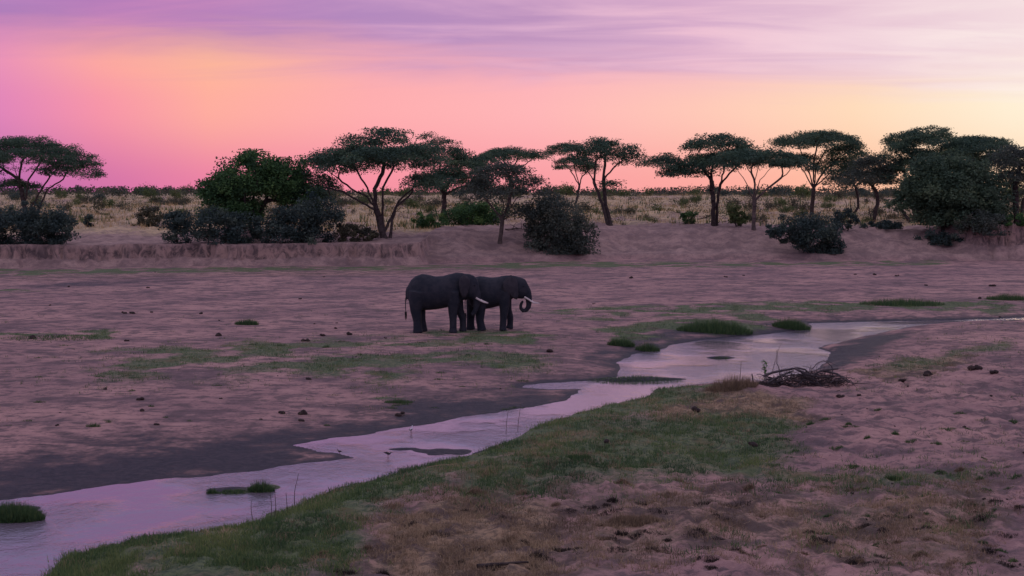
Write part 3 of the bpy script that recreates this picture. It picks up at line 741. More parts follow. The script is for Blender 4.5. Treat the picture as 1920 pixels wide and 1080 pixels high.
BUSHES = [('wide dark bush under the forked acacia', (70, 458), [(25, 425, 55, 34, 0), (90, 425, 42, 32, 0), (110, 435, 30, 26, 0), (-35, 432, 44, 28, 0), (60, 405, 26, 20, 0)], M_BUSH, 0),
          ('dark egg shaped bush standing alone on the dirt bank', (336, 456), [(336, 425, 27, 34, 0), (330, 405, 18, 18, 0)], M_BUSH, 0),
          ('blue grey bush at the foot of the round leafy tree', (425, 455), [(410, 425, 42, 30, 0), (455, 430, 40, 26, 0)], M_BUSH, 0),
          ('dark tangled bush between the round leafy tree and largest acacia', (565, 455), [(555, 420, 50, 38, 0), (600, 405, 32, 42, 0.5), (520, 432, 30, 24, 0)], M_BUSH, 0),
          ('low thorny bush beside the largest acacia trunk', (655, 452), [(650, 436, 32, 14, 0), (690, 440, 25, 10, 0.5)], M_SCRUB, 0),
          ('deep green rounded bush behind the bare slope', (885, 420), [(880, 402, 52, 20, 0), (905, 398, 30, 20, 0)], M_GREENLEAF, 0),
          ('small green bush left of the deep green bush', (800, 425), [(800, 415, 30, 12, 0)], M_GREENLEAF, 0),
          ('large domed grey bush spilling down the bare slope', (1060, 474), [(1055, 425, 50, 48, 0), (1025, 400, 38, 34, 0.6), (1085, 440, 30, 32, -0.5), (1010, 440, 26, 28, 0.3)], M_ACGREY, 0),
          ('dark arching bush on the slope below the tall flat crowned acacia', (1535, 474), [(1530, 440, 42, 34, 0), (1500, 430, 36, 24, 0.4), (1458, 436, 26, 14, 0.4), (1555, 455, 26, 20, -0.3)], M_BUSH, 0),
          ('small dark bush below the slim trunked acacia', (1585, 432), [(1583, 412, 22, 18, 0)], M_BUSH, 0),
          ('small glossy green bush beside the twin trunked acacia', (1290, 420), [(1290, 408, 20, 11, 0)], M_GREENLEAF, 0),
          ('pale grey bush between the twin trunks and the fan branched acacia', (1384, 424), [(1384, 408, 18, 15, 0), (1378, 398, 10, 9, 0)], M_SCRUBG, 0),
          ('grey bush at the foot of the round dome tree above the cliff', (1850, 440), [(1850, 418, 36, 22, 0), (1815, 425, 24, 14, 0.3)], M_ACGREY, 0),
          ('dark creeping shrub hanging over the bank below the round dome tree', (1770, 458), [(1762, 448, 36, 13, 0), (1800, 452, 20, 13, 0)], M_BUSH, 0),
          ('low bush under the brownish acacia', (1650, 428), [(1650, 421, 36, 8, 0)], M_BUSH, 0),
          ('low green bush on the cliff top', (1905, 422), [(1908, 412, 26, 10, 0)], M_GREENLEAF, 0),
          ('thin brown bush on the dirt mound', (278, 425), [(278, 405, 26, 20, 0)], M_SCRUB, 0),
          ('small dark bush on the dry grass slope', (170, 425), [(170, 414, 12, 10, 0)], M_BUSH, 0)]
for i, (lab, b, lobes, mt, dyy) in enumerate(BUSHES):
    bx, by = b
    tree('bush', lab, 'bush', b, lobes, [[(bx - 3, by, 0), (bx - 6, by - 9, 0.1)], [(bx + 3, by, 0), (bx + 7, by - 9, -0.1)]], mt, 60 + i, 0.09, 'round', per=95, leaf=0.27, dens=1.3)

# fallen dead branches under the acacias
def tube(pts, rad, k=6, jit=0.0, rs=None):
    P = np.array(pts, float); R = np.array(rad, float)
    return frusta(P[:-1], P[1:], R[:-1], R[1:], k)


def chain(p0, d0, L, r0, rs, n=7, bend=0.25, r1=0.3, droop=0.0):
    pts = [np.array(p0, float)]; d = unit(np.array(d0, float)); rad = [r0]
    for i in range(n):
        d = unit(d + rs.normal(size=3) * bend + np.array([0, 0, -droop]))
        pts.append(pts[-1] + d * L / n); rad.append(r0 * (1 - (1 - r1) * (i + 1) / n))
    return pts, rad


def dead_branch(label, px, py, L, seed, tilt=0.3):
    rs = np.random.default_rng(seed); B = hit(px, py)
    root = empty('fallen_branch', B); tag(root, label, 'branch')
    pts, rad = chain((-L * .5, 0, 0.1), (1, 0.1, tilt * .5), L, 0.09, rs, 9, 0.12, 0.4)
    P = np.array(pts); P[:, 2] = np.maximum(P[:, 2], 0.05)
    v, f = tube(P, rad); mesh_obj('limb', v, f, M_BARK, root, smooth=True)
    for i in range(6):
        q = P[2 + i]; pp, rr = chain(q, (rs.normal() * .6, rs.normal() * .4, 0.8), L * rs.uniform(.2, .4), 0.045, rs, 6, 0.3, 0.3)
        v, f = tube(pp, rr, 4); mesh_obj('branch', v, f, M_BARK, root, smooth=True)
    return root


dead_branch('dead grey branch lying beside the largest acacia trunk', 672, 428, 4.5, 301)
dead_branch('dead limb sticking out of the slope beside the domed grey bush', 975, 432, 3.5, 302)
dead_branch('fallen limb at the foot of the twin trunked acacia', 1325, 412, 2.6, 303)
dead_branch('fallen dark limb under the arching slope bush', 1485, 452, 3.2, 304)

# ------------------------------------------------------------------ scrub beyond the bank: copies of a few bushes
protos = []
for k, (mt, rx, rz, nl) in enumerate([(M_SCRUB, 1.0, 0.75, 700), (M_SCRUBG, 1.0, 0.85, 800), (M_SCRUB, 0.7, 1.1, 500), (M_BUSH, 1.1, 0.8, 900)]):
    rs = np.random.default_rng(400 + k)
    ncl = 26
    dv = unit(rs.normal(size=(ncl, 3))); dv[:, 2] = np.abs(dv[:, 2])
    C = dv * rs.uniform(0.4, 1, (ncl, 1)) * np.array([rx, rx, rz]) + np.array([0, 0, 0.25])
    P = (C[:, None] + rs.normal(size=(ncl, nl // ncl, 3)) * 0.17).reshape(-1, 3); P[:, 2] = np.maximum(P[:, 2], 0.03)
    v, f = leaves(P, 0.16, rs, 0.2, 0.5)
    tint = np.repeat(np.clip(np.repeat(rs.normal(.5, .2, ncl), nl // ncl) + rs.normal(0, .15, len(P)), 0, 1), 4)
    fol = make_mesh('foliage', v, f, mt, {'tint': tint})
    P0, P1, R0, R1 = skeleton([[(0, 0, -0.1), (0.05, 0, 0.2)], [(0.03, 0.02, -0.1), (-0.1, 0.05, 0.25)]], C, 0.05, rs, 0.05, 0.3, 0.008, 0.35)
    v, f = frusta(P0, P1, R0, R1, 3)
    protos.append((fol, make_mesh('stems', v, f, M_BARK)))
SCR = [('grey brown scrub bush scattered over the golden slope beyond the bank', 'grey brown scrub bushes'), ('yellow green scrub bush scattered over the golden slope beyond the bank', 'yellow green scrub bushes'),
       ('tall twiggy scrub bush scattered over the golden slope beyond the bank', 'tall twiggy scrub bushes'), ('dark scrub bush of the distant treeline beyond the golden slope', 'dark scrub bushes of the treeline')]


def scrub(k, x, y, sc, rz):
    z = float(terrain(np.array([x]), np.array([y]))[0]) - 0.05
    root = empty('scrub_bush', (x, y, z)); root.scale = (sc, sc, sc); root.rotation_euler = (0, 0, rz)
    tag(root, SCR[k][0], 'bush', SCR[k][1])
    for nm, me in zip(('foliage', 'stems'), protos[k]): link(bpy.data.objects.new(nm, me), root)


rs = np.random.default_rng(44)
for i in range(190):
    y = rs.uniform(190, 330) if i % 3 else rs.uniform(178, 215)
    x = rs.uniform(-0.37, 0.37) * y
    pxx = 960 + FPX * x / y
    k = int(rs.choice([0, 1, 2], p=[.45, .3, .25])) if pxx < 1000 else int(rs.choice([0, 1, 2], p=[.3, .45, .25]))
    scrub(k, x, y, rs.uniform(0.7, 1.9) * (1.0 if y > 215 else 0.6), rs.uniform(0, 6.28))
for i in range(108):
    y = rs.uniform(340, 560); x = rs.uniform(-0.38, 0.38) * y
    scrub(3 if rs.uniform() < .7 else 1, x, y, rs.uniform(1.3, 3.2), rs.uniform(0, 6.28))


# low brush past the countable bushes
rs = np.random.default_rng(47)
ncl = 620
y = rs.uniform(185, 400, ncl); x = rs.uniform(-0.40, 0.40, ncl) * y; hgt = rs.uniform(0.5, 1.7, ncl) * (0.5 + y / 420); nl = 70
o_ = rs.normal(size=(ncl, nl, 3)) * np.array([.55, .55, 0.0]) * hgt[:, None, None]; o_[:, :, 2] = rs.uniform(0, 1, (ncl, nl)) * hgt[:, None] * np.exp(-(o_[:, :, 0] / (.9 * hgt[:, None])) ** 2)
P = (np.stack([x, y, terrain(x, y)], 1)[:, None] + o_).reshape(-1, 3)
v, f = leaves(P, 0.24, rs, 0.1, 0.5)
lb = mesh_obj('hill_brush', v, f, M_SCRUB, attrs={'tint': np.repeat(np.clip(np.repeat(rs.normal(.45, .25, ncl), nl) + rs.normal(0, .12, ncl * nl), 0, 1), 4)})
tag(lb, 'low mixed brush dotting the golden slope', 'brush', kind='stuff')

# the far-off thicket on the skyline reads as one mass
rs = np.random.default_rng(46)
ncl = 900
y = rs.uniform(430, 560, ncl); x = rs.uniform(-0.42, 0.42, ncl) * y
hgt = 1.2 + 3.4 * np.clip(fbm(x * 0.02, y * 0.01, 207, 4) + 0.5, 0, 1) ** 1.5 * rs.uniform(0.5, 1.2, ncl)
zc_ = terrain(x, y)
nl = 34
o_ = rs.normal(size=(ncl, nl, 3)) * np.array([1.5, 1.5, 0.0]); o_[:, :, 2] = rs.uniform(0, 1, (ncl, nl)) ** 0.8 * hgt[:, None] * np.exp(-(o_[:, :, 0] / 2.4) ** 2)
P = (np.stack([x, y, zc_], 1)[:, None] + o_).reshape(-1, 3)
v, f = leaves(P, 0.75, rs, 0.2, 0.6)
far = mesh_obj('distant_thicket', v, f, M_SCRUB, attrs={'tint': np.repeat(np.clip(np.repeat(rs.normal(.25, .2, ncl), nl), 0, 1), 4)})
tag(far, 'far dark thicket along the skyline beyond the golden slope', 'thicket', kind='stuff')

# ------------------------------------------------------------------ grass
def blades(P, h, w, rs, lean=0.5):
    n = len(P); th = rs.uniform(0, 2 * math.pi, n); ph = rs.uniform(0, 2 * math.pi, n)
    h = np.broadcast_to(h, (n,)) * rs.uniform(0.5, 1.3, n); w = np.broadcast_to(w, (n,))
    s = np.stack([np.cos(th), np.sin(th), np.zeros(n)], 1) * (w * .5)[:, None]
    ln = np.abs(rs.normal(0, lean, n))
    tip = P + np.stack([np.cos(ph) * ln * h, np.sin(ph) * ln * h, h / np.sqrt(1 + ln ** 2)], 1)
    V = np.stack([P - s, P + s, tip], 1).reshape(-1, 3)
    return V, np.arange(n * 3).reshape(-1, 3)


def scatter(n, y0, y1, hw0, hw1, rs):
    u = rs.uniform(0, 1, n); y = 1 / (1 / y0 + (1 / y1 - 1 / y0) * u)      # sparser with distance
    x = rs.uniform(-1, 1, n) * (hw1 * y + hw0)
    return x, y


def grass_field(name, label, n, y0, y1, which, mat, h, w, seed, lean, per=5, spread=0.10):
    rs = np.random.default_rng(seed)
    x, y = scatter(n, y0, y1, 2.0, 0.40, rs)
    info = terrain(x, y, True)
    g, d, wt, on, pat, pat2 = masks(x, y, info)
    tuft = fbm(x * 1.7, y * 1.3, 205 + seed, 3)
    if which == 'green':
        pr = np.clip(g, 0, 1) ** 1.2 * sstep(tuft + 0.25 * g, -0.02, 0.22)
    elif which == 'dry':
        pr = np.clip(d * 1.0 + 0.25 * g, 0, 1) * sstep(tuft + 0.22 * d, 0.0, 0.22) * (1 - on)
    else:
        pr = d * on * sstep(tuft + 0.1, -0.05, 0.2)
    k = (rs.uniform(0, 1, n) < pr) & (info[1] > 0.05)
    x, y, z, tf = x[k], y[k], info[0][k], tuft[k]
    P = np.repeat(np.stack([x, y, z - 0.01], 1), per, 0); P[:, :2] += rs.normal(size=(len(P), 2)) * spread
    hh = np.repeat(h * (0.6 + 1.6 * np.clip(tf + .2, 0, .6)), per)
    V, F = blades(P, hh, w, rs, lean)
    tint = np.repeat(np.clip(np.repeat(0.45 + 0.9 * fbm(x * .6, y * .4, 77, 2) + rs.normal(0, .12, len(x)), per) + rs.normal(0, .12, len(P)), 0, 1), 3)
    o = mesh_obj(name, V, F, mat, attrs={'tint': tint})
    tag(o, label, 'grass', kind='stuff')
    print(name, len(F))


grass_field('green_grass', 'short green grass on the river margins', 150000, 26, 105, 'green', M_GRASS, 0.13, 0.02, 1, 0.7)
grass_field('dry_grass', 'straw coloured tufted grass on the sandy near bank', 130000, 26, 75, 'dry', M_STRAW, 0.12, 0.018, 2, 1.0)
grass_field('hill_herbs', 'olive herbs and seedlings among the golden grass of the slope', 4500, 172, 420, 'hill', M_SCRUBG, 0.8, 0.16, 4, 0.5, 5, 0.5)
grass_field('golden_grass', 'tall golden grass covering the slope beyond the bank', 26000, 165, 420, 'hill', M_GOLD, 0.55, 0.09, 3, 0.45, 4, 0.5)


def clump(name, label, cat, px, py, wpx, hpx, mat, seed, n=420, dpx=None, lean=0.45, group=None, width=0.02):
    """a single clump of grass: blades over an oval patch, tallest in the middle"""
    rs = np.random.default_rng(seed); B = hit(px, py); m = B[1] / FPX
    rx, hh = wpx * m, hpx * m; ry = rx * 0.5 if dpx is None else dpx
    r = np.sqrt(rs.uniform(0, 1, n)); th = rs.uniform(0, 6.283, n)
    ox, oy = rx * r * np.cos(th), ry * r * np.sin(th)
    z = terrain(B[0] + ox, B[1] + oy) - B[2]
    H = hh * (1.0 - 0.6 * r ** 2) * (0.75 + 0.5 * vnoise(ox * 2 + 9, oy * 2, seed))
    V, F = blades(np.stack([ox, oy, np.maximum(z, WZ - B[2]) - 0.02], 1), H, width, rs, lean)
    o = mesh_obj(name, V, F, mat, attrs={'tint': np.repeat(np.clip(rs.normal(.35, .2, n), 0, 1), 3)})
    o.location = B
    return tag(o, label, cat, group)


CL = [('round green grass hummock alone on the bare sand', 462, 608, 23, 12, M_GRASS, 900), ('long low strip of green grass across the bare sand', 110, 634, 112, 7, M_GRASS, 1400),
      ('broad green hummock at the upper bend of the stream', 1340, 620, 72, 22, M_GRASS, 3200), ('dark green hummock with a steep end beside the narrow stream', 1484, 614, 36, 19, M_GRASS, 1800),
      ('long dark green hummock on the far sand flat', 1692, 571, 80, 14, M_GRASS, 2400), ('green hummock of the sand flat near the crumbling cliff', 1892, 562, 46, 14, M_GRASS, 1400),
      ('dense green reed clump standing in the stream', 22, 974, 62, 40, M_GRASS, 3800), ('small pointed reed tuft on the stream islet', 490, 921, 26, 20, M_GRASS, 900),
      ('flat reed patch on the stream islet', 438, 924, 32, 9, M_GRASS, 700), ('tiny reed tuft at the islet tip', 398, 927, 12, 11, M_GRASS, 260),
      ('thin green grass bar crossing the stream', 1190, 713, 92, 7, M_GRASS, 1800), ('tiny grass islet in the wide lilac water', 1352, 672, 18, 5, M_GRASS, 260),
      ('bushy green clump overhanging the muddy bank', 1165, 648, 26, 18, M_GRASS, 1100), ('dark clump sliding down the muddy bank', 1214, 658, 24, 16, M_GRASS, 1000),
      ('dark green cushion plant on the pink sand', 1676, 902, 19, 17, M_GRASS, 800), ('brown cushion plant on the pink sand', 1799, 882, 10, 10, M_STRAW, 350),
      ('dark grass tussock on the green river bank', 1085, 862, 24, 14, M_GRASS, 700), ('shaggy dark mound of dead grass on the trodden sand', 1190, 980, 56, 20, M_STRAW, 1500),
      ('tuft of green grass by the dark wet mud', 748, 755, 28, 9, M_GRASS, 700), ('thin tuft of green weed on the left sand', 175, 800, 14, 11, M_GRASS, 220),
      ('pale brush heap of dry weeds beside the driftwood', 1372, 728, 50, 26, M_STRAW, 2200), ('yellow green grass tuft on the river bank', 895, 925, 20, 14, M_STRAW, 500)]
for i, (lab, px, py, wp, hp, mt, n) in enumerate(CL):
    clump('grass_clump', lab, 'grass clump', px, py, wp, hp, mt, 500 + i, n, width=0.03 if py < 650 else 0.02)
rs = np.random.default_rng(90)
for i in range(60):       # weeds on the pink sand, right of the grassy bank
    px, py = rs.uniform(1450, 1920), rs.uniform(770, 1060)
    clump('weed_tuft', 'small green weed tuft scattered over the pink sand', 'weed', px, py, rs.uniform(6, 20), rs.uniform(4, 9), M_GRASS, 600 + i, 150, group='weed tufts on the pink sand')
for i in range(40):
    px, py = rs.uniform(0, 1000), rs.uniform(640, 800)
    clump('weed_tuft', 'small green weed tuft scattered over the wide flat behind the stream', 'weed', px, py, rs.uniform(5, 16), rs.uniform(3, 7), M_GRASS, 700 + i, 110, group='weed tufts on the flat')

rs = np.random.default_rng(95)
for i in range(70):
    px, py = rs.uniform(640, 1920), rs.uniform(935, 1078)
    clump('dead_tussock', 'dark dead grass tussock on the trodden near bank', 'grass clump', px, py, rs.uniform(10, 34), rs.uniform(5, 12), M_DEAD, 1200 + i, 220, group='dead tussocks on the near bank', lean=0.9)
for i in range(45):
    px, py = rs.uniform(600, 1900), rs.uniform(900, 1078)
    clump('straw_tussock', 'pale straw tussock on the trodden near bank', 'grass clump', px, py, rs.uniform(8, 26), rs.uniform(6, 13), M_STRAW, 1300 + i, 200, group='straw tussocks on the near bank', lean=0.9)

# tall bare stalks at the water's edge
for i, (px, py, hpx, ln) in enumerate([(515, 968, 62, 0.05), (553, 952, 70, -0.02), (540, 962, 45, -0.05), (508, 972, 55, 0.10), (476, 978, 45, -0.35), (948, 818, 48, 0.1), (970, 812, 60, 0.02)]):
    B = hit(px, py); m = B[1] / FPX; rs = np.random.default_rng(800 + i)
    pts, rad = chain((0, 0, -0.05), (ln, 0, 1), hpx * m, 0.011, rs, 6, 0.06, 0.5)
    v, f = tube(pts, rad, 4)
    o = mesh_obj('dry_stalk', v, f, M_BARKP, smooth=True); o.location = B
    tag(o, 'bare dry reed stalk at the water edge', 'stalk', 'bare reed stalks')

# ------------------------------------------------------------------ dung and clods
dm = []
for k in range(4):
    rs = np.random.default_rng(900 + k); VV, FF, off = [], [], 0
    for j in range(2 + k):
        import bmesh
        bm = bmesh.new(); bmesh.ops.create_icosphere(bm, subdivisions=2, radius=1)
        vs = np.array([v.co[:] for v in bm.verts]); fs = np.array([[q.index for q in f.verts] for f in bm.faces]); bm.free()
        vs = vs * (1 + 0.5 * fbm(vs[:, 0] * 1.7 + j * 5 + k, vs[:, 1] * 1.7 + vs[:, 2], 3, 2))[:, None]
        vs = vs * np.array([0.10, 0.09, 0.065]) * rs.uniform(.7, 1.3) + np.array([rs.normal() * .055, rs.normal() * .055, 0.05 + (0.05 if j == 2 else 0)])
        VV.append(vs); FF.append(fs + off); off += len(vs)
    dm.append(make_mesh('dung_heap', np.concatenate(VV), np.concatenate(FF), M_DUNG, smooth=True))
DP = [(1135, 830, 1.8), (1305, 771, 1.6), (748, 780, 1.6), (1830, 692, 2), (1862, 700, 2.4), (1740, 705, 2), (1690, 715, 1.6), (1575, 745, 1.3), (1612, 742, 1.3), (655, 628, 1.6), (605, 630, 1.6), (574, 640, 1.6), (238, 640, 1.6), (62, 635, 1.8),
      (235, 588, 1.6), (248, 588, 1.6), (285, 586, 1.5), (410, 630, 1.6), (1030, 660, 2), (1412, 835, 1.3), (1604, 515, 1.8), (1640, 516, 1.8), (1680, 518, 1.8), (1860, 537, 2), (278, 540, 1.8), (1183, 522, 1.8), (1362, 520, 1.6), (263, 750, 1.2), (530, 775, 1.8), (568, 777, 1.5)]
rs = np.random.default_rng(91)
for i in range(60):
    a = rs.uniform()
    if a < .45: DP.append((rs.uniform(0, 1100), rs.uniform(560, 800), rs.uniform(.5, 1.2)))
    elif a < .8: DP.append((rs.uniform(1550, 1920), rs.uniform(690, 1070), rs.uniform(.3, .8)))
    else: DP.append((rs.uniform(0, 1920), rs.uniform(510, 600), rs.uniform(.8, 1.7)))
for i, (px, py, sc) in enumerate(DP):
    B = hit(px, py)
    if B[2] < WZ + 0.02: continue
    o = link(bpy.data.objects.new('dung_heap', dm[i % 4])); o.location = B - np.array([0, 0, 0.015 * sc]); sc *= 0.7 if i < 30 else 0.6; o.scale = (sc, sc, sc); o.rotation_euler = (0, 0, rs.uniform(0, 6))
    tag(o, 'dark dung heap or clod lying on the river sand', 'dung', 'dark dung heaps on the sand')


# ------------------------------------------------------------------ driftwood
def driftwood():
    rs = np.random.default_rng(1001); B = hit(1505, 722); m = B[1] / FPX
    root = empty('driftwood_tangle', B); tag(root, 'grey tangle of driftwood roots and branches stranded at the stream edge', 'driftwood')
    def P(px, py, dy=0): return np.array([(px - 1505) * m, dy, max(0.0, (722 - py) * m * 0.9)])
    logs = [[P(1432, 705, .2), P(1450, 696, .1), P(1475, 690, 0), P(1495, 686, 0), P(1510, 690, .1), P(1520, 700, .2)], [P(1490, 687, 0), P(1508, 697, -.3), P(1530, 702, -.4), P(1555, 704, -.3)],
            [P(1436, 716, -.3), P(1462, 702, -.1), P(1490, 694, .3)], [P(1510, 708, -.2), P(1540, 694, .2), P(1575, 690, .3)], [P(1545, 693, .3), P(1572, 700, .1), P(1590, 716, -.1)]]
    for L in logs:
        v, f = tube(L, np.linspace(0.055, 0.028, len(L)), 8); mesh_obj('log', v, f, M_DRIFT, root, smooth=True)
    for i in range(90):
        px = rs.uniform(1434, 1588); hgt = (26 if px < 1525 else 30) * math.sin(math.pi * min(1, max(.15, (px - 1420) / 180)))
        p0 = P(px, 722 - rs.uniform(0, hgt), rs.uniform(-.6, .6))
        d = np.array([rs.choice([-1, 1]) * rs.uniform(.4, 1), rs.normal() * .5, rs.normal() * .45])
        pts, rad = chain(p0, d, rs.uniform(.5, 1.3), rs.uniform(.012, .032), rs, 7, 0.28, .35, .08)
        pts = np.array(pts); pts[:, 2] = np.maximum(pts[:, 2], 0.02)
        v, f = tube(pts, rad, 5); mesh_obj('branch', v, f, M_DRIFT, root, smooth=True)
    VV, FF, off = [], [], 0
    for i in range(900):
        px = rs.uniform(1425, 1590); hg = 26 * math.sin(math.pi * (px - 1425) / 170)
        p0 = P(px, 722 - rs.uniform(0, 1) * hg, rs.uniform(-.6, .6))
        pts, rad = chain(p0, rs.normal(size=3) * np.array([1, 1, .4]), rs.uniform(.2, .6), .009, rs, 3, .3, .5)
        pts = np.array(pts); pts[:, 2] = np.maximum(pts[:, 2], 0.01)
        v, f = tube(pts, rad, 3); VV.append(v); FF.append(f + off); off += len(v)
    tw = mesh_obj('twig_mass', np.concatenate(VV), np.concatenate(FF), M_BARK, root); tw['kind'] = 'stuff'
    # stake, sapling and thin rod by the pile
    for nm, lab, cat, px, py, hp, ln, r, mt in [('wooden_stake', 'short black stump stick upright beside the driftwood', 'stick', 1414, 724, 30, -0.12, 0.035, M_DARK), ('dry_stalk', 'thin tall dry rod bending out of the driftwood', 'stalk', 1448, 695, 55, 0.28, 0.012, M_BARKP),
                                           ('dry_stalk', 'short dry rod in the pale brush heap', 'stalk', 1388, 716, 34, -0.05, 0.014, M_BARKP)]:
        q = hit(px, max(py, 712)); q[2] = B[2]; mm = q[1] / FPX
        pts, rad = chain((0, 0, -.05), (ln, 0, 1), hp * mm + .1, r, rs, 6, .05, .6); v, f = tube(pts, rad, 6)
        o = mesh_obj(nm, v, f, mt, smooth=True); o.location = q; tag(o, lab, cat)
    q = hit(1436, 712); mm = q[1] / FPX; e = empty('sapling', q); tag(e, 'little leafy sprig growing out of the driftwood', 'sapling')
    pts, rad = chain((0, 0, -.05), (-.15, 0, 1), 36 * mm, .014, rs, 6, .12, .6); v, f = tube(pts, rad, 5); mesh_obj('stem', v, f, M_BARKP, e)
    LC = np.array(pts[3:])[:, None] + rs.normal(size=(len(pts) - 3, 12, 3)) * .07
    v, f = leaves(LC.reshape(-1, 3), .12, rs, .2, .6); mesh_obj('foliage', v, f, M_GREENLEAF, e, attrs={'tint': np.full(len(v), .7)})


driftwood()
for lab, px, py, L, sd in [('dead twisted log half sunk in the trodden sand', 945, 1066, 1.1, 71), ('pale fallen stick on the green bank', 830, 880, 0.9, 72), ('bent straw coloured stem on the green bank', 575, 1003, 0.9, 73)]:
    rs = np.random.default_rng(sd); B = hit(px, py); pts, rad = chain((-L / 2, 0, .05), (1, .2, .12 if sd == 72 else 0.02), L, .05 if sd == 71 else .012, rs, 7, .1, .4)
    v, f = tube(pts, rad, 6); o = mesh_obj('fallen_stick', v, f, M_BARK if sd == 71 else M_STRAW, smooth=True, attrs={'tint': np.full(len(v), .8)}); o.location = B; tag(o, lab, 'stick')


# ------------------------------------------------------------------ animals
def ringed(secs, n=18):
    """closed loft through rings given as (centre, axis_u * ru, axis_v * rv)"""
    V, F = [], []
    an = np.arange(n) / n * 2 * math.pi
    for c, u, v in secs:
        V.append(np.array(c)[None] + np.cos(an)[:, None] * np.array(u)[None] + np.sin(an)[:, None] * np.array(v)[None])
    k = len(secs); V = np.concatenate(V + [np.array([secs[0][0]]), np.array([secs[-1][0]])])
    F4 = []
    for i in range(k - 1):
        for j in range(n):
            F4.append((i * n + j, i * n + (j + 1) % n, (i + 1) * n + (j + 1) % n, (i + 1) * n + j))
    F3 = [(k * n, (j + 1) % n, j) for j in range(n)] + [(k * n + 1, (k - 1) * n + j, (k - 1) * n + (j + 1) % n) for j in range(n)]
    return V, F4, F3


def limb(pts, rad, flat=1.0, n=14):
    P = np.array(pts, float); secs = []
    for i in range(len(P)):
        t = unit(P[min(i + 1, len(P) - 1)] - P[max(i - 1, 0)])
        u = np.array([0, 1., 0]); u = unit(u - t * np.dot(u, t)); v = np.cross(t, u)
        secs.append((P[i], u * rad[i] * flat, v * rad[i]))
    return ringed(secs, n)


def fuse(name, pieces, mat, voxel, it, parent, fac=0.5):
    V, F, off = [], [], 0
    me = bpy.data.meshes.new(name)
    for v, f4, f3 in pieces:
        V += [tuple(q) for q in v]; F += [tuple(a + off for a in f) for f in f4] + [tuple(a + off for a in f) for f in f3]; off += len(v)
    me.from_pydata(V, [], F); me.update()
    import bmesh
    bm = bmesh.new(); bm.from_mesh(me)
    bmesh.ops.recalc_face_normals(bm, faces=bm.faces); bm.to_mesh(me); bm.free()
    o = bpy.data.objects.new(name, me); scene.collection.objects.link(o)
    md = o.modifiers.new('r', 'REMESH'); md.mode = 'VOXEL'; md.voxel_size = voxel
    sm = o.modifiers.new('s', 'SMOOTH'); sm.factor = fac; sm.iterations = it
    dg = bpy.context.evaluated_depsgraph_get(); dg.update()
    nm = bpy.data.meshes.new_from_object(o.evaluated_get(dg))
    nm.name = name
    bpy.data.objects.remove(o)
    nm.materials.clear(); nm.materials.append(mat)
    nm.polygons.foreach_set('use_smooth', np.ones(len(nm.polygons), bool))
    return link(bpy.data.objects.new(name, nm), parent)


def ear_mesh(outline, y, thick, bulge, n=3):
    """ear: closed sheet with thickness, edges thin, middle bulging away from the neck"""
    O = np.array(outline, float); c = O.mean(0); V, F = [], []; k = len(O)
    fr = [1.0, 0.75, 0.4, 0.0]
    for s in (1, -1):
        for r in fr[:-1]:
            for p in O:
                q = c + (p - c) * r
                V.append((q[0], y + bulge * (1 - r ** 2) + s * thick * (0.35 + 0.65 * (1 - r)), q[1]))
        V.append((c[0], y + bulge + s * thick, c[1]))
    h = len(fr) - 1; per = h * k + 1
    for si in (0, 1):
        b = si * per
        for a in range(h - 1):
            for j in range(k):
                q = (b + a * k + j, b + a * k + (j + 1) % k, b + (a + 1) * k + (j + 1) % k, b + (a + 1) * k + j)
                F.append(q if si == 0 else q[::-1])
        for j in range(k):
            q = (b + (h - 1) * k + j, b + (h - 1) * k + (j + 1) % k, b + h * k)
            F.append(q if si == 0 else q[::-1])
    for j in range(k): F.append((j, per + j, per + (j + 1) % k, (j + 1) % k))
    return V, F


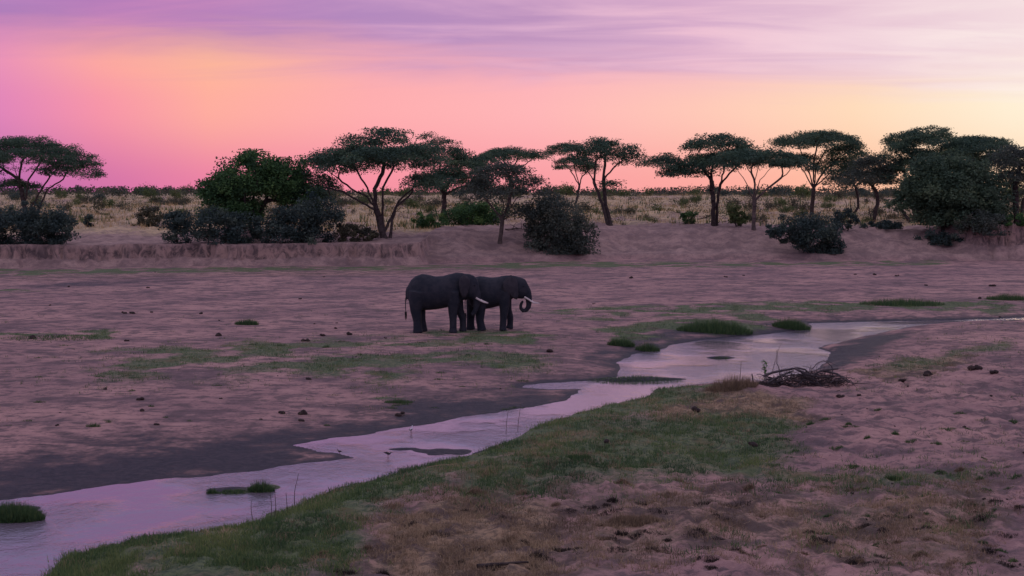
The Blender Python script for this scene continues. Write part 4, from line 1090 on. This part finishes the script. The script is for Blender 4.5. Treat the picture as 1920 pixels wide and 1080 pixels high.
def elephant(label, foot_px, ox, oz, K, S):
    """outline figures come from a side view: K units to a metre, origin at the sole under ox"""
    B = hit(*foot_px)
    root = empty('elephant', B); tag(root, label, 'elephant', 'elephants on the sand')
    def q(x, z, y=0.0): return np.array([(x - ox) / K, y, (oz - z) / K])
    pcs = []
    secs = []
    for (x, top, bot, hwid) in S['body']:
        a, b = q(x, top), q(x, bot); c = (a + b) / 2
        secs.append((c, np.array([0, hwid, 0]), np.array([0, 0, (a[2] - b[2]) / 2])))
    pcs.append(ringed(secs, 24))
    secs = []
    for (x, top, bot, hwid) in S['head']:
        a, b = q(x, top), q(x, bot); c = (a + b) / 2
        secs.append((c, np.array([0, hwid, 0]), np.array([0, 0, (a[2] - b[2]) / 2])))
    pcs.append(ringed(secs, 20))
    for leg in S['legs']:
        pcs.append(limb([q(x, z, y) for (x, z, y, r) in leg], [r for (*_, r) in leg], 0.95))
    pcs.append(limb([q(x, z, 0) for (x, z, r) in S['trunk']], [r for (*_, r) in S['trunk']]))
    pcs.append(limb([q(x, z, 0) for (x, z, r) in S['tail']], [r for (*_, r) in S['tail']]))
    fuse('body', pcs, M_SKIN, 0.045, 4, root)
    for sgn in (-1, 1):
        V, F = ear_mesh([tuple(q(x, z)[[0, 2]]) for (x, z) in S['ear']], 0, 0.035, 0.10 * 1)
        xr = max(p[0] for p in V); xl = min(p[0] for p in V)
        V = [(x, sgn * (S['eary'] + y + 0.36 * ((xr - x) / (xr - xl)) ** 1.3), z) for (x, y, z) in V]
        me = bpy.data.meshes.new('ear'); me.from_pydata(V, [], [f if sgn > 0 else f[::-1] for f in F]); me.update(); me.materials.append(M_EAR)
        me.polygons.foreach_set('use_smooth', np.ones(len(me.polygons), bool))
        link(bpy.data.objects.new('ear', me), root)
        v, f4, f3 = limb([q(x, z, sgn * y) for (x, z, y, r) in S['tusk']], [r for (*_, r) in S['tusk']], n=10)
        me = bpy.data.meshes.new('tusk'); me.from_pydata([tuple(a) for a in v], [], f4 + f3); me.update(); me.materials.append(M_IVORY)
        me.polygons.foreach_set('use_smooth', np.ones(len(me.polygons), bool))
        link(bpy.data.objects.new('tusk', me), root)
        ex, ez, ey = S['eye']; v, f4, f3 = limb([q(ex - 5, ez, sgn * ey), q(ex, ez, sgn * (ey + .03)), q(ex + 5, ez, sgn * ey)], [.02, .035, .02], n=8)
        me = bpy.data.meshes.new('eye'); me.from_pydata([tuple(a) for a in v], [], f4 + f3); me.update(); me.materials.append(M_DARK); link(bpy.data.objects.new('eye', me), root)
    rs = np.random.default_rng(5); tx, tz, _ = S['tail'][-1]
    Pt = np.array([q(tx, tz - 12)] * 60) + rs.normal(size=(60, 3)) * .02
    V, F = blades(Pt, -0.42, 0.03, rs, 0.12); mesh_obj('tail_tuft', V, F, M_DARK, root)
    return root


E1 = dict(
    body=[(172, 300, 385, .22), (190, 250, 440, .42), (225, 190, 505, .60), (280, 145, 545, .72), (355, 120, 560, .80), (440, 132, 556, .85), (520, 152, 548, .87), (600, 148, 535, .86), (680, 125, 515, .80), (760, 105, 490, .70), (830, 108, 450, .56), (900, 128, 410, .44)],
    head=[(800, 150, 370, .30), (860, 118, 400, .40), (920, 122, 420, .42), (970, 140, 430, .38), (1010, 175, 425, .30), (1032, 240, 420, .20)],
    legs=[[(310, 330, -.42, .50), (290, 450, -.45, .42), (285, 560, -.44, .31), (302, 680, -.42, .235), (305, 770, -.42, .245), (308, 822, -.42, .29)],
          [(320, 330, .42, .48), (320, 450, .45, .40), (325, 560, .44, .30), (340, 680, .42, .23), (352, 770, .42, .245), (356, 822, .42, .28)],
          [(735, 330, -.42, .40), (735, 450, -.44, .34), (725, 560, -.43, .26), (728, 660, -.42, .205), (728, 770, -.42, .20), (726, 822, -.42, .25)],
          [(760, 330, .40, .40), (775, 460, .43, .32), (800, 570, .43, .24), (838, 670, .42, .20), (840, 760, .42, .185), (836, 822, .42, .23)]],
    trunk=[(975, 300, .30), (1005, 370, .25), (1012, 450, .20), (1000, 530, .16), (975, 590, .13), (945, 615, .11)],
    tail=[(190, 290, .12), (168, 340, .07), (158, 430, .045), (155, 520, .038), (158, 590, .032)],
    ear=[(895, 140), (850, 128), (810, 160), (798, 230), (812, 320), (838, 395), (872, 400), (900, 350), (925, 270), (930, 190)], eary=.44,
    tusk=[(1000, 405, .22, .055), (1045, 432, .25, .052), (1095, 458, .26, .042), (1145, 472, .24, .012)], eye=(985, 255, .34))
E2 = dict(
    body=[(905, 300, 400, .22), (925, 255, 450, .42), (960, 205, 510, .60), (1010, 170, 548, .72), (1070, 158, 558, .80), (1140, 165, 552, .84), (1210, 178, 540, .84), (1280, 170, 520, .80), (1340, 155, 500, .72), (1400, 150, 470, .58), (1460, 165, 430, .46)],
    head=[(1380, 160, 390, .34), (1430, 148, 410, .42), (1490, 155, 425, .44), (1550, 172, 430, .40), (1610, 195, 425, .30), (1645, 260, 420, .22)],
    legs=[[(1050, 340, -.42, .48), (1070, 450, -.45, .40), (1075, 560, -.44, .30), (1072, 680, -.42, .225), (1088, 760, -.42, .235), (1096, 805, -.42, .28)],
          [(1010, 340, .42, .48), (985, 450, .45, .40), (965, 560, .44, .29), (955, 680, .42, .22), (955, 760, .42, .23), (960, 805, .42, .27)],
          [(1365, 330, -.42, .40), (1362, 450, -.44, .33), (1360, 560, -.43, .25), (1352, 660, -.42, .20), (1345, 750, -.42, .19), (1346, 803, -.42, .23)],
          [(1375, 330, .40, .38), (1385, 460, .43, .30), (1402, 570, .43, .23), (1432, 660, .42, .19), (1430, 740, .42, .175), (1422, 798, .42, .22)]],
    trunk=[(1590, 290, .30), (1632, 350, .25), (1652, 420, .20), (1655, 480, .165), (1648, 530, .145), (1622, 566, .13), (1585, 572, .115), (1560, 548, .105), (1556, 510, .095), (1568, 478, .085), (1585, 455, .075)],
    tail=[(920, 290, .12), (902, 350, .07), (894, 440, .045), (893, 540, .038), (896, 620, .032)],
    ear=[(1495, 175), (1440, 152), (1385, 170), (1345, 225), (1342, 300), (1370, 350), (1425, 380), (1475, 420), (1515, 432), (1530, 380), (1528, 280), (1515, 210)], eary=.46,
    tusk=[(1600, 405, .22, .055), (1645, 430, .26, .052), (1710, 475, .28, .042), (1785, 486, .26, .012)], eye=(1590, 275, .33))
elephant('dark elephant seen from behind its partner with rump and hanging tail clear', (824, 623), 560, 822, 217, E1)
e2 = elephant('dark elephant in front curling its trunk into its mouth', (936, 619), 1300, 805, 213, E2)


def bird(label, px, py, H, mats, facing, lean, seed):
    B = hit(px, py); B[2] = max(B[2], WZ - 0.03)
    root = empty('wading_bird', B); root.rotation_euler = (0, 0, facing); tag(root, label, 'bird')
    lb = H * 0.42
    def z(p): return np.array(p) * H
    body = limb([z((-.42, 0, .50 + lean)), z((-.28, 0, .53 + lean * .6)), z((-.05, 0, .55)), z((.15, 0, .58 - lean * .5)), z((.24, 0, .62 - lean))], np.array([.02, .07, .13, .11, .05]) * H, 0.8)
    hd = 0.95 - lean * 2.6
    neck = limb([z((.14, 0, .60 - lean * .5)), z((.25, 0, .70 - lean)), z((.27, 0, .82 - lean * 1.8)), z((.30, 0, hd)), z((.36, 0, hd))], np.array([.08, .055, .045, .065, .03]) * H)
    fuse('body', [body, neck], mats[0], H * .022, 2, root)
    v, f4, f3 = limb([z((.34, 0, hd)), z((.46, 0, hd - .02)), z((.58, 0, hd - .05))], np.array([.022, .016, .006]) * H, n=6)
    me = bpy.data.meshes.new('beak'); me.from_pydata([tuple(a) for a in v], [], f4 + f3); me.materials.append(M_DARK); link(bpy.data.objects.new('beak', me), root)
    for s in (-1, 1):
        v, f4, f3 = limb([z((0, s * .05, .5)), z((-.04 - .03 * s, s * .05, .26)), z((.02 + .04 * s, s * .05, -.02))], np.array([.028, .02, .02]) * H, n=6)
        me = bpy.data.meshes.new('leg'); me.from_pydata([tuple(a) for a in v], [], f4 + f3); me.materials.append(mats[2]); link(bpy.data.objects.new('leg', me), root)
        v, f4, f3 = limb([z((-.48, s * .05, .54 + lean)), z((-.2, s * .10, .58 + lean * .5)), z((.08, s * .105, .58))], np.array([.015, .07, .05]) * H, 0.35, 8)
        me = bpy.data.meshes.new('wing'); me.from_pydata([tuple(a) for a in v], [], f4 + f3); me.materials.append(mats[1]); link(bpy.data.objects.new('wing', me), root)


bird('white breasted wading bird with dark wings standing in shallow water', 771, 824, 0.30, (M_BIRDW, M_BIRDD, M_LEG), 1.2, 0.0, 1)
bird('brown wading bird leaning forward to feed near the grassy bank', 728, 868, 0.30, (M_BIRDD, M_BIRDD, M_LEG), -0.3, 0.10, 2)
bird('small hunched dark bird on the tip of the mud spit', 636, 853, 0.20, (M_BIRDD, M_BIRDD, M_LEG), 2.6, 0.02, 3)

# print('TRIS', sum(len(m.loops) - 2 * len(m.polygons) for m in bpy.data.meshes))
